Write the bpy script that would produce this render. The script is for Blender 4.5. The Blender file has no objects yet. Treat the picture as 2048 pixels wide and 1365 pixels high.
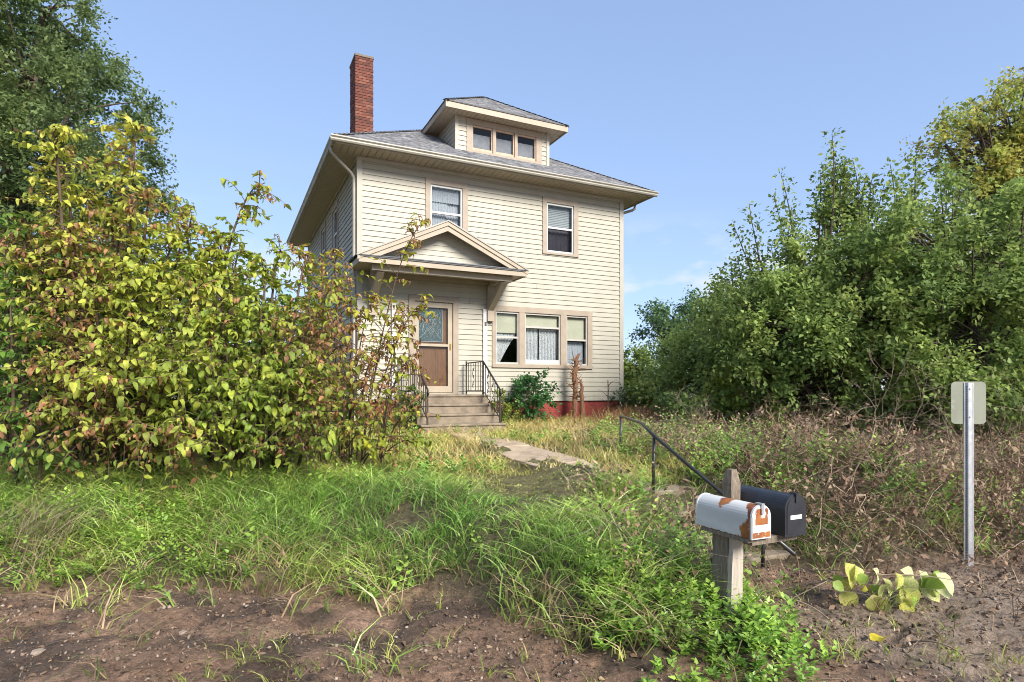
import bpy, math, random
import numpy as np
from mathutils import Matrix, Vector
random.seed(7)
RNG = np.random.default_rng(11)
SC = bpy.context.scene
COL = SC.collection
rad = math.radians

# ------------------------------------------------------------------ camera, sky, sun, exposure
cam = bpy.data.cameras.new('camera'); camo = bpy.data.objects.new('camera', cam); COL.objects.link(camo)
camo.location = (0, 0, 0); camo.rotation_euler = (rad(90), 0, 0)
cam.sensor_width = 36; cam.lens = 1203 / 2048 * 36; cam.shift_y = 99.5 / 2048
cam.clip_start = 0.05; cam.clip_end = 4000
SC.camera = camo

SUN_AZ = rad(143)      # clockwise from +Y (the view direction) : behind the camera, to the right
SUN_EL = rad(35)
world = bpy.data.worlds.new('World'); SC.world = world; world.use_nodes = True
wn = world.node_tree.nodes; wl = world.node_tree.links; wn.clear()
wo = wn.new('ShaderNodeOutputWorld'); bg = wn.new('ShaderNodeBackground'); sky = wn.new('ShaderNodeTexSky')
sky.sky_type = 'NISHITA'; sky.sun_disc = False; sky.sun_elevation = SUN_EL; sky.sun_rotation = SUN_AZ
sky.altitude = 500; sky.air_density = 1.0; sky.dust_density = 0.35; sky.ozone_density = 2.2
# a few small fair-weather clouds, low over the horizon, as part of the sky itself
tc = wn.new('ShaderNodeTexCoord'); mp = wn.new('ShaderNodeMapping'); mp.inputs['Scale'].default_value = (1, 1, 2.6)
mp.inputs['Location'].default_value = (0.35, 0.1, 0.42)
nz = wn.new('ShaderNodeTexNoise'); nz.inputs['Scale'].default_value = 5.0; nz.inputs['Detail'].default_value = 6; nz.inputs['Roughness'].default_value = 0.55
cr = wn.new('ShaderNodeValToRGB'); cr.color_ramp.elements[0].position = 0.46; cr.color_ramp.elements[1].position = 0.57
sep = wn.new('ShaderNodeSeparateXYZ'); band = wn.new('ShaderNodeMapRange')
band.inputs['From Min'].default_value = 0.28; band.inputs['From Max'].default_value = 0.16
band.inputs['To Min'].default_value = 0.0; band.inputs['To Max'].default_value = 1.0
mul = wn.new('ShaderNodeMath'); mul.operation = 'MULTIPLY'
mul2 = wn.new('ShaderNodeMath'); mul2.operation = 'MULTIPLY'; mul2.inputs[1].default_value = 0.8
mx = wn.new('ShaderNodeMix'); mx.data_type = 'RGBA'; mx.inputs['B'].default_value = (2.35, 2.42, 2.5, 1)
wl.new(tc.outputs['Generated'], mp.inputs['Vector']); wl.new(mp.outputs[0], nz.inputs['Vector']); wl.new(nz.outputs['Fac'], cr.inputs[0])
wl.new(tc.outputs['Generated'], sep.inputs[0]); wl.new(sep.outputs['Z'], band.inputs['Value'])
wl.new(cr.outputs[0], mul.inputs[0]); wl.new(band.outputs[0], mul.inputs[1]); wl.new(mul.outputs[0], mul2.inputs[0])
hs = wn.new('ShaderNodeHueSaturation'); hs.inputs['Saturation'].default_value = 1.0
gm = wn.new('ShaderNodeGamma'); gm.inputs['Gamma'].default_value = 0.44      # tone curve on the sky colour, dims its bright horizon
tn = wn.new('ShaderNodeVectorMath'); tn.operation = 'MULTIPLY'; tn.inputs[1].default_value = (0.88, 1.03, 1.33)
wl.new(sky.outputs[0], gm.inputs['Color']); wl.new(gm.outputs[0], tn.inputs[0]); wl.new(tn.outputs[0], hs.inputs['Color'])
wl.new(mul2.outputs[0], mx.inputs['Factor']); wl.new(hs.outputs[0], mx.inputs['A']); wl.new(mx.outputs['Result'], bg.inputs['Color'])
bg.inputs['Strength'].default_value = 0.118
wl.new(bg.outputs[0], wo.inputs[0])

sl = bpy.data.lights.new('sun', 'SUN'); sl.energy = 2.4; sl.angle = rad(24); sl.color = (1, 0.94, 0.84)
so = bpy.data.objects.new('sun', sl); COL.objects.link(so)
sd = Vector((math.sin(SUN_AZ) * math.cos(SUN_EL), math.cos(SUN_AZ) * math.cos(SUN_EL), math.sin(SUN_EL)))
so.rotation_euler = sd.to_track_quat('Z', 'Y').to_euler()

SC.view_settings.view_transform = 'Standard'; SC.view_settings.look = 'None'
SC.view_settings.gamma = 1; SC.view_settings.exposure = 1.78
SC.cycles.max_bounces = 8; SC.cycles.diffuse_bounces = 4; SC.cycles.transparent_max_bounces = 12
SC.cycles.use_denoising = True; SC.cycles.filter_width = 1.0
SC.cycles.sample_clamp_indirect = 6

# ------------------------------------------------------------------ helpers
def tag(o, label=None, cat=None, group=None, kind=None):
    if label: o['label'] = label
    if cat: o['category'] = cat
    if group: o['group'] = group
    if kind: o['kind'] = kind
    return o

def empty(name, loc=(0, 0, 0), rz=0, label=None, cat=None, group=None):
    o = bpy.data.objects.new(name, None); COL.objects.link(o)
    o.empty_display_size = 0.2
    o.location = loc; o.rotation_euler = (0, 0, rz)
    return tag(o, label, cat, group)

def link(name, me, mat=None, parent=None):
    o = bpy.data.objects.new(name, me); COL.objects.link(o)
    if mat is not None and not me.materials: me.materials.append(mat)
    if parent is not None: o.parent = parent
    return o

class MB:
    """collects shapes, then becomes ONE mesh object"""
    def __init__(s, off=(0, 0, 0)): s.v = []; s.f = []; s.off = off
    def add(s, vs, fs):
        b = len(s.v); s.v += [tuple(p) for p in vs]; s.f += [tuple(i + b for i in q) for q in fs]
    def box(s, x0, x1, y0, y1, z0, z1):
        s.add([(x0, y0, z0), (x1, y0, z0), (x1, y1, z0), (x0, y1, z0), (x0, y0, z1), (x1, y0, z1), (x1, y1, z1), (x0, y1, z1)],
              [(0, 3, 2, 1), (4, 5, 6, 7), (0, 1, 5, 4), (1, 2, 6, 5), (2, 3, 7, 6), (3, 0, 4, 7)])
    def hexa(s, p): # 8 points: bottom ring 0-3, top ring 4-7
        s.add(p, [(0, 3, 2, 1), (4, 5, 6, 7), (0, 1, 5, 4), (1, 2, 6, 5), (2, 3, 7, 6), (3, 0, 4, 7)])
    def prism(s, poly, a, b, f): # poly 2D list, extruded a..b, f(p, q, h)->xyz
        n = len(poly)
        s.add([f(p, q, a) for p, q in poly] + [f(p, q, b) for p, q in poly],
              [tuple(range(n - 1, -1, -1)), tuple(range(n, 2 * n))] + [(i, (i + 1) % n, n + (i + 1) % n, n + i) for i in range(n)])
    def tube(s, pts, r, n=6, caps=True):
        pts = [Vector(p) for p in pts]; m = len(pts)
        rs = r if isinstance(r, (list, tuple)) else [r] * m
        b = len(s.v); t0 = (pts[1] - pts[0]).normalized()
        ref = Vector((0, 0, 1)) if abs(t0.z) < 0.9 else Vector((1, 0, 0))
        nx = t0.cross(ref).normalized()
        for i, p in enumerate(pts):
            t = (pts[min(i + 1, m - 1)] - pts[max(i - 1, 0)]).normalized()
            nx = (nx - t * nx.dot(t))
            nx = nx.normalized() if nx.length > 1e-6 else t.orthogonal().normalized()
            ny = t.cross(nx)
            for k in range(n):
                a = 2 * math.pi * k / n
                s.v.append(tuple(p + (nx * math.cos(a) + ny * math.sin(a)) * rs[i]))
        for i in range(m - 1):
            for k in range(n):
                k2 = (k + 1) % n
                s.f.append((b + i * n + k, b + i * n + k2, b + (i + 1) * n + k2, b + (i + 1) * n + k))
        if caps:
            s.f.append(tuple(b + k for k in range(n - 1, -1, -1))); s.f.append(tuple(b + (m - 1) * n + k for k in range(n)))
    def xf(s, M):
        s.v = [tuple(M @ Vector(p)) for p in s.v]; return s
    def mesh(s, name, smooth=False):
        me = bpy.data.meshes.new(name)
        o = s.off
        me.from_pydata([(p[0] + o[0], p[1] + o[1], p[2] + o[2]) for p in s.v], [], s.f)
        if smooth: me.polygons.foreach_set('use_smooth', [True] * len(me.polygons))
        me.update(); return me
    def build(s, name, mat, parent=None, smooth=False, bevel=0):
        o = link(name, s.mesh(name, smooth), mat, parent)
        if bevel:
            m = o.modifiers.new('bevel', 'BEVEL'); m.width = bevel; m.segments = 1; m.limit_method = 'ANGLE'
        return o

def np_mesh(name, V, F, col=None, smooth=False):
    V = np.ascontiguousarray(V, dtype=np.float32); F = np.ascontiguousarray(F, dtype=np.int32)
    me = bpy.data.meshes.new(name); k = F.shape[1]
    me.vertices.add(len(V)); me.vertices.foreach_set('co', V.ravel())
    me.loops.add(F.size); me.loops.foreach_set('vertex_index', F.ravel())
    me.polygons.add(len(F)); me.polygons.foreach_set('loop_start', np.arange(0, F.size, k, dtype=np.int32))
    try: me.polygons.foreach_set('loop_total', np.full(len(F), k, dtype=np.int32))
    except Exception: pass
    if smooth: me.polygons.foreach_set('use_smooth', np.ones(len(F), dtype=bool))
    me.update(calc_edges=True)
    if col is not None:
        a = me.attributes.new('Col', 'FLOAT_COLOR', 'POINT')
        c = np.ones((len(V), 4), dtype=np.float32); c[:, :3] = col
        a.data.foreach_set('color', c.ravel())
    return me

def unit(a): return a / np.maximum(np.linalg.norm(a, axis=-1, keepdims=True), 1e-9)
def frames(d, nrm):
    """rotation matrices whose columns are side, axis(d), normal"""
    y = unit(d); x = unit(np.cross(y, nrm)); z = np.cross(x, y)
    return np.stack([x, y, z], axis=-1)

def batch(T, F, pos, R, scl, col, edge=None, edgecol=None, edgeamt=None):
    """many small copies of template T as one vertex/face/colour set"""
    n, k = len(pos), len(T)
    scl = np.asarray(scl)
    TT = T[None] * (scl[:, None, None] if scl.ndim == 1 else scl[:, None, :])
    V = pos[:, None] + np.einsum('nij,nkj->nki', R, TT)
    FF = (F[None] + (np.arange(n) * k)[:, None, None]).reshape(-1, F.shape[1])
    C = np.repeat(col[:, None], k, axis=1)
    if edge is not None:
        w = (edge[None] * edgeamt[:, None])[..., None]
        C = C * (1 - w) + edgecol[None, None] * w
    return V.reshape(-1, 3), FF, C.reshape(-1, 3)

def joinb(bs):
    V = []; F = []; C = []; o = 0
    for v, f, c in bs:
        V.append(v); F.append(f + o); C.append(c); o += len(v)
    return np.concatenate(V), np.concatenate(F), np.concatenate(C)

def hash2(i, j, seed):
    h = (i.astype(np.int64) * 374761393 + j.astype(np.int64) * 668265263 + seed * 974634777) & 0xffffffff
    h = ((h ^ (h >> 13)) * 1274126177) & 0xffffffff
    return ((h ^ (h >> 16)) & 0xffff) / 65535.0
def vnoise(x, y, seed=0):
    x = np.asarray(x, float); y = np.asarray(y, float)
    i = np.floor(x); j = np.floor(y); fx = x - i; fy = y - j
    fx = fx * fx * (3 - 2 * fx); fy = fy * fy * (3 - 2 * fy)
    a = hash2(i, j, seed); b = hash2(i + 1, j, seed); c = hash2(i, j + 1, seed); d = hash2(i + 1, j + 1, seed)
    return (a * (1 - fx) + b * fx) * (1 - fy) + (c * (1 - fx) + d * fx) * fy
def fbm(x, y, seed=0, o=4):
    r = 0; amp = .5; tot = 0
    for k in range(o):
        r = r + amp * vnoise(x * 2 ** k, y * 2 ** k, seed + k * 17); tot += amp; amp *= .5
    return r / tot
def sstep(a, b, x):
    t = np.clip((x - a) / (b - a), 0, 1); return t * t * (3 - 2 * t)

# ------------------------------------------------------------------ materials
def mat(name, c1, c2=None, rough=0.7, scale=8.0, bump=0.0, bscale=None, metal=0.0, stretch=None, detail=6, spec=0.5, lo=0.35, hi=0.65, c3=None, scale3=1.5, lo3=.5, hi3=.7):
    m = bpy.data.materials.new(name); m.use_nodes = True
    nt = m.node_tree; N = nt.nodes; L = nt.links
    b = N['Principled BSDF']; b.inputs['Roughness'].default_value = rough; b.inputs['Metallic'].default_value = metal
    b.inputs['Specular IOR Level'].default_value = spec
    b.inputs['Base Color'].default_value = (*c1, 1)
    t = N.new('ShaderNodeTexCoord'); mpn = N.new('ShaderNodeMapping'); L.new(t.outputs['Object'], mpn.inputs[0])
    if stretch: mpn.inputs['Scale'].default_value = stretch
    out = None
    if c2 is not None:
        n = N.new('ShaderNodeTexNoise'); n.inputs['Scale'].default_value = scale; n.inputs['Detail'].default_value = detail
        L.new(mpn.outputs[0], n.inputs['Vector'])
        r = N.new('ShaderNodeValToRGB'); r.color_ramp.elements[0].position = lo; r.color_ramp.elements[1].position = hi
        r.color_ramp.elements[0].color = (*c1, 1); r.color_ramp.elements[1].color = (*c2, 1)
        L.new(n.outputs['Fac'], r.inputs[0]); out = r.outputs[0]
    if c3 is not None:
        n3 = N.new('ShaderNodeTexNoise'); n3.inputs['Scale'].default_value = scale3; n3.inputs['Detail'].default_value = 7
        n3.inputs['Roughness'].default_value = .65
        L.new(mpn.outputs[0], n3.inputs['Vector'])
        r3 = N.new('ShaderNodeMapRange'); r3.inputs['From Min'].default_value = lo3; r3.inputs['From Max'].default_value = hi3
        L.new(n3.outputs['Fac'], r3.inputs['Value'])
        mm = N.new('ShaderNodeMix'); mm.data_type = 'RGBA'; L.new(r3.outputs[0], mm.inputs['Factor'])
        if out is not None: L.new(out, mm.inputs['A'])
        else: mm.inputs['A'].default_value = (*c1, 1)
        mm.inputs['B'].default_value = (*c3, 1); out = mm.outputs['Result']
    if out is not None: L.new(out, b.inputs['Base Color'])
    if bump:
        nb = N.new('ShaderNodeTexNoise'); nb.inputs['Scale'].default_value = bscale or scale * 2; nb.inputs['Detail'].default_value = 8
        L.new(mpn.outputs[0], nb.inputs['Vector'])
        bp = N.new('ShaderNodeBump'); bp.inputs['Strength'].default_value = bump; bp.inputs['Distance'].default_value = 0.02
        L.new(nb.outputs['Fac'], bp.inputs['Height']); L.new(bp.outputs[0], b.inputs['Normal'])
    return m

def leafmat(name, trans=0.35, rough=0.5, spec=0.4, var=0.25, nscale=25, gain=1.0):
    m = bpy.data.materials.new(name); m.use_nodes = True
    nt = m.node_tree; N = nt.nodes; L = nt.links; b = N['Principled BSDF']
    b.inputs['Roughness'].default_value = rough; b.inputs['Specular IOR Level'].default_value = spec
    a = N.new('ShaderNodeAttribute'); a.attribute_name = 'Col'
    t = N.new('ShaderNodeTexCoord'); n = N.new('ShaderNodeTexNoise'); n.inputs['Scale'].default_value = nscale; n.inputs['Detail'].default_value = 3
    L.new(t.outputs['Object'], n.inputs['Vector'])
    mr = N.new('ShaderNodeMapRange'); mr.inputs['From Min'].default_value = .3; mr.inputs['From Max'].default_value = .7
    mr.inputs['To Min'].default_value = (1 - var) * gain; mr.inputs['To Max'].default_value = (1 + var) * gain; L.new(n.outputs['Fac'], mr.inputs['Value'])
    vm = N.new('ShaderNodeVectorMath'); vm.operation = 'SCALE'; L.new(a.outputs['Color'], vm.inputs[0]); L.new(mr.outputs[0], vm.inputs['Scale'])
    L.new(vm.outputs[0], b.inputs['Base Color'])
    tr = N.new('ShaderNodeBsdfTranslucent'); L.new(vm.outputs[0], tr.inputs['Color'])
    ms = N.new('ShaderNodeMixShader'); ms.inputs[0].default_value = trans
    L.new(b.outputs[0], ms.inputs[1]); L.new(tr.outputs[0], ms.inputs[2]); L.new(ms.outputs[0], N['Material Output'].inputs[0])
    return m

M = {}
M['siding'] = mat('cream_vinyl_siding', (.355, .332, .272), (.328, .305, .245), rough=.55, scale=3, stretch=(1, 1, .22), c3=(.32, .285, .22), scale3=2.2, lo3=.56, hi3=.82, bump=.06, bscale=60)
M['siding_trim'] = mat('cream_vinyl_trim', (.36, .335, .28), (.335, .31, .255), rough=.55, scale=4, bump=.05, bscale=40)
M['taupe'] = mat('taupe_window_trim', (.32, .26, .20), (.28, .225, .17), rough=.6, scale=5, bump=.08, bscale=50)
M['fascia'] = mat('tan_fascia', (.36, .30, .225), (.32, .265, .195), rough=.55, scale=4, c3=(.36, .30, .22), scale3=2.2, lo3=.62, hi3=.9)
M['soffit'] = mat('tan_soffit', (.42, .345, .255), (.38, .31, .225), rough=.6, scale=4)
M['gutter'] = mat('weathered_gutter', (.34, .315, .265), (.28, .26, .215), rough=.45, scale=3, c3=(.30, .27, .22), scale3=3, lo3=.58, hi3=.85)
M['shingle_edge'] = mat('drip_edge', (.09, .09, .09), rough=.7)
M['white'] = mat('white_vinyl', (.60, .60, .59), (.55, .55, .53), rough=.4, scale=4)
M['whitepaint'] = mat('white_paint_post', (.60, .60, .60), (.52, .51, .49), rough=.5, scale=9, bump=.1)
M['oldsash'] = mat('weathered_sash', (.55, .40, .29), (.42, .30, .22), rough=.75, scale=10, bump=.2)
M['greysash'] = mat('grey_storm_sash', (.44, .415, .38), (.37, .35, .32), rough=.45, scale=6)
M['dark'] = mat('hole_shade', (.035, .033, .032), rough=.9)
M['room'] = mat('room_wall', (.16, .14, .12), rough=.9)
M['redfound'] = mat('red_painted_block', (.26, .035, .028), (.19, .028, .022), rough=.75, scale=5, bump=.3, c3=(.10, .05, .04), scale3=3, lo3=.6, hi3=.85)
M['concrete'] = mat('old_concrete', (.25, .20, .145), (.175, .138, .10), rough=.9, scale=5, bump=.5, bscale=30, c3=(.13, .10, .075), scale3=2.5, lo3=.5, hi3=.75)
M['pathc'] = mat('dusty_path', (.40, .31, .22), (.33, .25, .175), rough=.95, scale=5, bump=.4, bscale=30, c3=(.16, .12, .08), scale3=2.5, lo3=.5, hi3=.75)
M['mortar'] = mat('mortar', (.13, .09, .075), (.085, .06, .05), rough=.95, scale=20, bump=.4)
M['brick'] = []
for i, c in enumerate([(.185, .058, .038), (.215, .07, .044), (.15, .046, .032), (.25, .095, .06), (.115, .04, .03)]):
    M['brick'].append(mat('red_brick', c, tuple(x * .7 for x in c), rough=.9, scale=18, bump=.5, bscale=50, c3=tuple(x * .45 for x in c), scale3=6, lo3=.55, hi3=.8))
M['cap'] = mat('chimney_cap_mortar', (.20, .16, .13), (.12, .10, .08), rough=.95, scale=12, bump=.5)
M['iron'] = mat('black_wrought_iron', (.018, .018, .018), (.035, .030, .027), rough=.45, scale=12)
M['pipe'] = mat('dark_steel_pipe', (.045, .048, .052), (.07, .068, .066), rough=.38, scale=14, metal=.6, c3=(.10, .055, .03), scale3=9, lo3=.6, hi3=.8)
M['galv'] = mat('galvanised_steel', (.56, .57, .58), (.45, .46, .48), rough=.45, scale=18, metal=.75, c3=(.28, .27, .25), scale3=9, lo3=.6, hi3=.85)
M['signback'] = mat('dull_aluminium_sign_back', (.235, .245, .19), (.20, .21, .16), rough=.5, scale=7, metal=.25, stretch=(1, 1, .4), c3=(.30, .305, .26), scale3=14, lo3=.62, hi3=.72)
M['brass'] = mat('brass', (.55, .38, .13), rough=.35, metal=.9)
M['oak'] = mat('oak_door', (.24, .105, .04), (.165, .068, .026), rough=.5, scale=6, stretch=(6, 6, .6), bump=.15)
M['stained'] = mat('leaded_glass', (.05, .085, .095), (.09, .13, .14), rough=.18, scale=60, bump=.3, bscale=120)
M['lead'] = mat('lead_came', (.55, .57, .57), rough=.35, metal=.3)
M['blackmail'] = mat('black_enamel', (.016, .018, .023), (.024, .026, .032), rough=.36, scale=10, bump=.04, bscale=40, c3=(.06, .055, .05), scale3=16, lo3=.66, hi3=.8)
M['sticker'] = mat('white_sticker', (.78, .78, .76), rough=.5)
M['stickerink'] = mat('black_sticker_ink', (.03, .03, .03), rough=.6)
M['oldwood'] = mat('weathered_post_wood', (.27, .215, .16), (.17, .13, .095), rough=.9, scale=9, stretch=(9, 9, .8), bump=.8, bscale=22, c3=(.10, .085, .06), scale3=26, lo3=.5, hi3=.7)
M['palewood'] = mat('pale_weathered_board', (.46, .40, .335), (.36, .305, .25), rough=.9, scale=9, stretch=(10, 10, .7), bump=.5, bscale=18)
M['bark'] = mat('grey_brown_bark', (.115, .085, .062), (.06, .045, .034), rough=.95, scale=10, stretch=(3, 3, .8), bump=.7, bscale=14)
M['twig'] = mat('thin_twig_bark', (.12, .075, .05), (.075, .05, .035), rough=.9, scale=20)
M['deadwood'] = mat('dead_wood', (.24, .12, .062), (.14, .07, .04), rough=.95, scale=14, stretch=(4, 4, .7), bump=.8, bscale=20)
M['drytwig'] = mat('dry_twig', (.30, .235, .165), (.20, .145, .10), rough=.95, scale=20)
M['blackcorr'] = mat('black_plastic', (.02, .02, .022), rough=.5)
M['stone'] = mat('pale_stone', (.28, .215, .165), (.20, .155, .12), rough=.95, scale=16, bump=.5)
M['leaf_shrub'] = leafmat('shrub_leaf', trans=.45, rough=.5, spec=.3, var=.3, nscale=22, gain=1.42)
M['leaf_tree'] = leafmat('tree_leaf', trans=.5, rough=.5, spec=.3, var=.3, nscale=1.2, gain=1.6)
M['grass'] = leafmat('grass_blade', trans=.42, rough=.36, spec=.55, var=.3, nscale=1.5, gain=1.55)
M['dryweed'] = leafmat('dry_weed', trans=.12, rough=.85, spec=.15, var=.3, nscale=4)

def glass(name, tint, refl=1.0, rough=0.02):
    m = bpy.data.materials.new(name); m.use_nodes = True; N = m.node_tree.nodes; L = m.node_tree.links
    N.remove(N['Principled BSDF'])
    fr = N.new('ShaderNodeLayerWeight'); pw = N.new('ShaderNodeMath'); pw.operation = 'POWER'; pw.inputs[1].default_value = 4.0; L.new(fr.outputs['Facing'], pw.inputs[0])
    mu = N.new('ShaderNodeMath'); mu.operation = 'MULTIPLY_ADD'; mu.inputs[1].default_value = .5; mu.inputs[2].default_value = .012 * refl; mu.use_clamp = True
    L.new(pw.outputs[0], mu.inputs[0])
    g = N.new('ShaderNodeBsdfGlossy'); g.inputs['Roughness'].default_value = rough
    t = N.new('ShaderNodeBsdfTransparent'); t.inputs['Color'].default_value = (*tint, 1)
    n = N.new('ShaderNodeTexNoise'); n.inputs['Scale'].default_value = 2.0; bp = N.new('ShaderNodeBump'); bp.inputs['Strength'].default_value = .04
    L.new(n.outputs['Fac'], bp.inputs['Height']); L.new(bp.outputs[0], g.inputs['Normal'])
    mxs = N.new('ShaderNodeMixShader'); L.new(mu.outputs[0], mxs.inputs[0]); L.new(t.outputs[0], mxs.inputs[1]); L.new(g.outputs[0], mxs.inputs[2])
    L.new(mxs.outputs[0], N['Material Output'].inputs[0]); return m
M['glass'] = glass('window_glass', (.86, .88, .88), 1.6)
M['screen'] = glass('insect_screen', (.55, .55, .57), .6, .3)

def lace(name, col, dens, scale, lo, hi):
    m = bpy.data.materials.new(name); m.use_nodes = True; N = m.node_tree.nodes; L = m.node_tree.links
    b = N['Principled BSDF']; b.inputs['Base Color'].default_value = (*col, 1); b.inputs['Roughness'].default_value = .9
    t = N.new('ShaderNodeTexCoord'); v = N.new('ShaderNodeTexVoronoi'); v.inputs['Scale'].default_value = scale
    L.new(t.outputs['Object'], v.inputs['Vector'])
    mr = N.new('ShaderNodeMapRange'); mr.inputs['From Min'].default_value = lo; mr.inputs['From Max'].default_value = hi
    mr.inputs['To Min'].default_value = dens; mr.inputs['To Max'].default_value = min(1, dens + .45)
    L.new(v.outputs['Distance'], mr.inputs['Value'])
    tr = N.new('ShaderNodeBsdfTransparent'); mxs = N.new('ShaderNodeMixShader')
    L.new(mr.outputs[0], mxs.inputs[0]); L.new(tr.outputs[0], mxs.inputs[1]); L.new(b.outputs[0], mxs.inputs[2])
    L.new(mxs.outputs[0], N['Material Output'].inputs[0]); return m
M['lace'] = lace('white_lace', (.62, .62, .64), .5, 26, .2, .5)
M['sheer'] = lace('sheer_curtain', (.46, .48, .53), .75, 30, .2, .6)
M['greycurtain'] = mat('grey_curtain', (.30, .295, .33), (.24, .235, .265), rough=.9, scale=8)
M['blind'] = mat('roller_blind', (.60, .57, .44), (.54, .51, .385), rough=.8, scale=6)
M['whiteblind'] = mat('white_blind', (.42, .44, .46), (.37, .39, .41), rough=.7, scale=4)

def shinglemat():
    m = bpy.data.materials.new('grey_asphalt_shingle'); m.use_nodes = True; N = m.node_tree.nodes; L = m.node_tree.links
    b = N['Principled BSDF']; b.inputs['Roughness'].default_value = .9
    t = N.new('ShaderNodeTexCoord')
    a = N.new('ShaderNodeTexNoise'); a.inputs['Scale'].default_value = 7; a.inputs['Detail'].default_value = 2
    g = N.new('ShaderNodeTexNoise'); g.inputs['Scale'].default_value = 130; g.inputs['Detail'].default_value = 2
    at = N.new('ShaderNodeAttribute'); at.attribute_name = 'Col'
    L.new(t.outputs['Object'], a.inputs['Vector']); L.new(t.outputs['Object'], g.inputs['Vector'])
    r = N.new('ShaderNodeValToRGB'); r.color_ramp.elements[0].position = .35; r.color_ramp.elements[1].position = .65
    r.color_ramp.elements[0].color = (.105, .108, .118, 1); r.color_ramp.elements[1].color = (.225, .225, .235, 1)
    L.new(a.outputs['Fac'], r.inputs[0])
    r2 = N.new('ShaderNodeMapRange'); r2.inputs['From Min'].default_value = .3; r2.inputs['From Max'].default_value = .7; r2.inputs['To Min'].default_value = .6; r2.inputs['To Max'].default_value = 1.35
    L.new(g.outputs['Fac'], r2.inputs['Value'])
    vm = N.new('ShaderNodeVectorMath'); vm.operation = 'SCALE'; L.new(r.outputs[0], vm.inputs[0]); L.new(r2.outputs[0], vm.inputs['Scale'])
    v2 = N.new('ShaderNodeVectorMath'); v2.operation = 'MULTIPLY'; L.new(vm.outputs[0], v2.inputs[0]); L.new(at.outputs['Color'], v2.inputs[1])
    L.new(v2.outputs[0], b.inputs['Base Color'])
    bp = N.new('ShaderNodeBump'); bp.inputs['Strength'].default_value = .5; bp.inputs['Distance'].default_value = .01
    L.new(g.outputs['Fac'], bp.inputs['Height']); L.new(bp.outputs[0], b.inputs['Normal']); return m
M['shingle'] = shinglemat()

# ------------------------------------------------------------------ layout frame: s along the house front, t into the depth
TH = rad(25.5)
AX, AY = -.2552 * 13.6, 13.6
UX, UY = math.cos(TH), math.sin(TH); VX, VY = -math.sin(TH), math.cos(TH)
def W2(s, t): return (AX + s * UX + t * VX, AY + s * UY + t * VY)
def ST(X, Y):
    dx = X - AX; dy = Y - AY
    return dx * UX + dy * UY, dx * VX + dy * VY
def ray(px, py, d):   # a point seen at photo pixel (px,py) that stands d metres deep
    return ((px - 1024) / 1203 * d, d, (782 - py) / 1203 * d)

TOE_S = np.array([-30, -12, -5, -3.64, -1.93, -.93, -.64, -.23, .3, .7, 1.0, 1.5, 2.8, 3.2, 4, 8, 30])
TOE_T = np.array([-5.5, -6.2, -6.9, -7.5, -8.25, -9.1, -9.95, -10.8, -11.2, -11.0, -10.2, -9.5, -9.5, -10.0, -10.3, -10.4, -10.6])
ROADZ = -1.75; HG = -.85
def toe_q(X, Y):
    s, t = ST(X, Y)
    wob = (fbm(s * 1.3, t * 1.3, 3) - .5) * .5
    return t - np.interp(s, TOE_S, TOE_T) + wob
def ground_z(X, Y, fine=True):
    X = np.asarray(X, float); Y = np.asarray(Y, float)
    s, t = ST(X, Y)
    q = toe_q(X, Y)
    lawn = HG - .05 * np.clip(-t - 1.5, 0, 6.2)
    x = np.clip(q / 2.6, 0, 1); S = 1 - (1 - x) ** 2
    z = ROADZ + (lawn - ROADZ) * S
    z = z + np.where(q > 0, 1, .35) * (fbm(X * .9, Y * .9, 5) - .5) * .16 * sstep(3.0, 12, -t + 6) * sstep(60, 20, np.hypot(X, Y))
    # the stair cut
    sm = sstep(1.35, 1.6, s) * sstep(3.0, 2.75, s)
    stair = np.interp(t, [-9.6, -9.3, -7.6, -6.5], [ROADZ - .02, ROADZ, -1.22, -1.13])
    z = np.where(t < -6.5, z * (1 - sm) + np.minimum(z, stair - .03) * sm, z)
    if fine:
        near = sstep(14, 7, np.hypot(X, Y))
        z = z + near * ((fbm(X * 4, Y * 4, 9) - .5) * .08 + (fbm(X * 13, Y * 13, 19, 2) - .5) * .05)
        rut = 1 - np.abs(2 * fbm(X * 1.8 + 3, Y * 3.2, 23, 3) - 1) ; z = z - near * .06 * sstep(.86, .98, rut)
        z = z + sstep(.6, 1.6, s) * sstep(.1, .8, q) * sstep(-3.5, -5.5, t) * (1 - sm) * .30 * np.clip(fbm(X * .9 + 4, Y * .9, 29, 3) - .35, 0, 1) * 2
    far = np.hypot(X, Y)
    z = z - .004 * np.clip(far - 60, 0, 150)
    return z

# ------------------------------------------------------------------ ground sheet
def axis(lo, hi, step, far0, far1, n):
    a = np.arange(lo, hi + 1e-6, step)
    g0 = lo - np.cumsum(np.geomspace(step * 1.3, 1, n)) * (far0 / np.cumsum(np.geomspace(step * 1.3, 1, n))[-1])
    g1 = hi + np.cumsum(np.geomspace(step * 1.3, 1, n)) * (far1 / np.cumsum(np.geomspace(step * 1.3, 1, n))[-1])
    return np.concatenate([g0[::-1], a, g1])
gx = axis(-7, 8.5, .05, 1500, 1500, 44); gy = axis(2.4, 12, .05, 1200, 2200, 46)
GX, GY = np.meshgrid(gx, gy); GZ = ground_z(GX, GY)
nxg, nyg = len(gx), len(gy)
idx = np.arange(nxg * nyg).reshape(nyg, nxg)
GF = np.stack([idx[:-1, :-1], idx[:-1, 1:], idx[1:, 1:], idx[1:, :-1]], -1).reshape(-1, 4)
gq = toe_q(GX, GY); gs, gt = ST(GX, GY)
wetn = fbm(GX * 1.7, GY * 1.7, 31); fin = fbm(GX * 6, GY * 6, 37)
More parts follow.
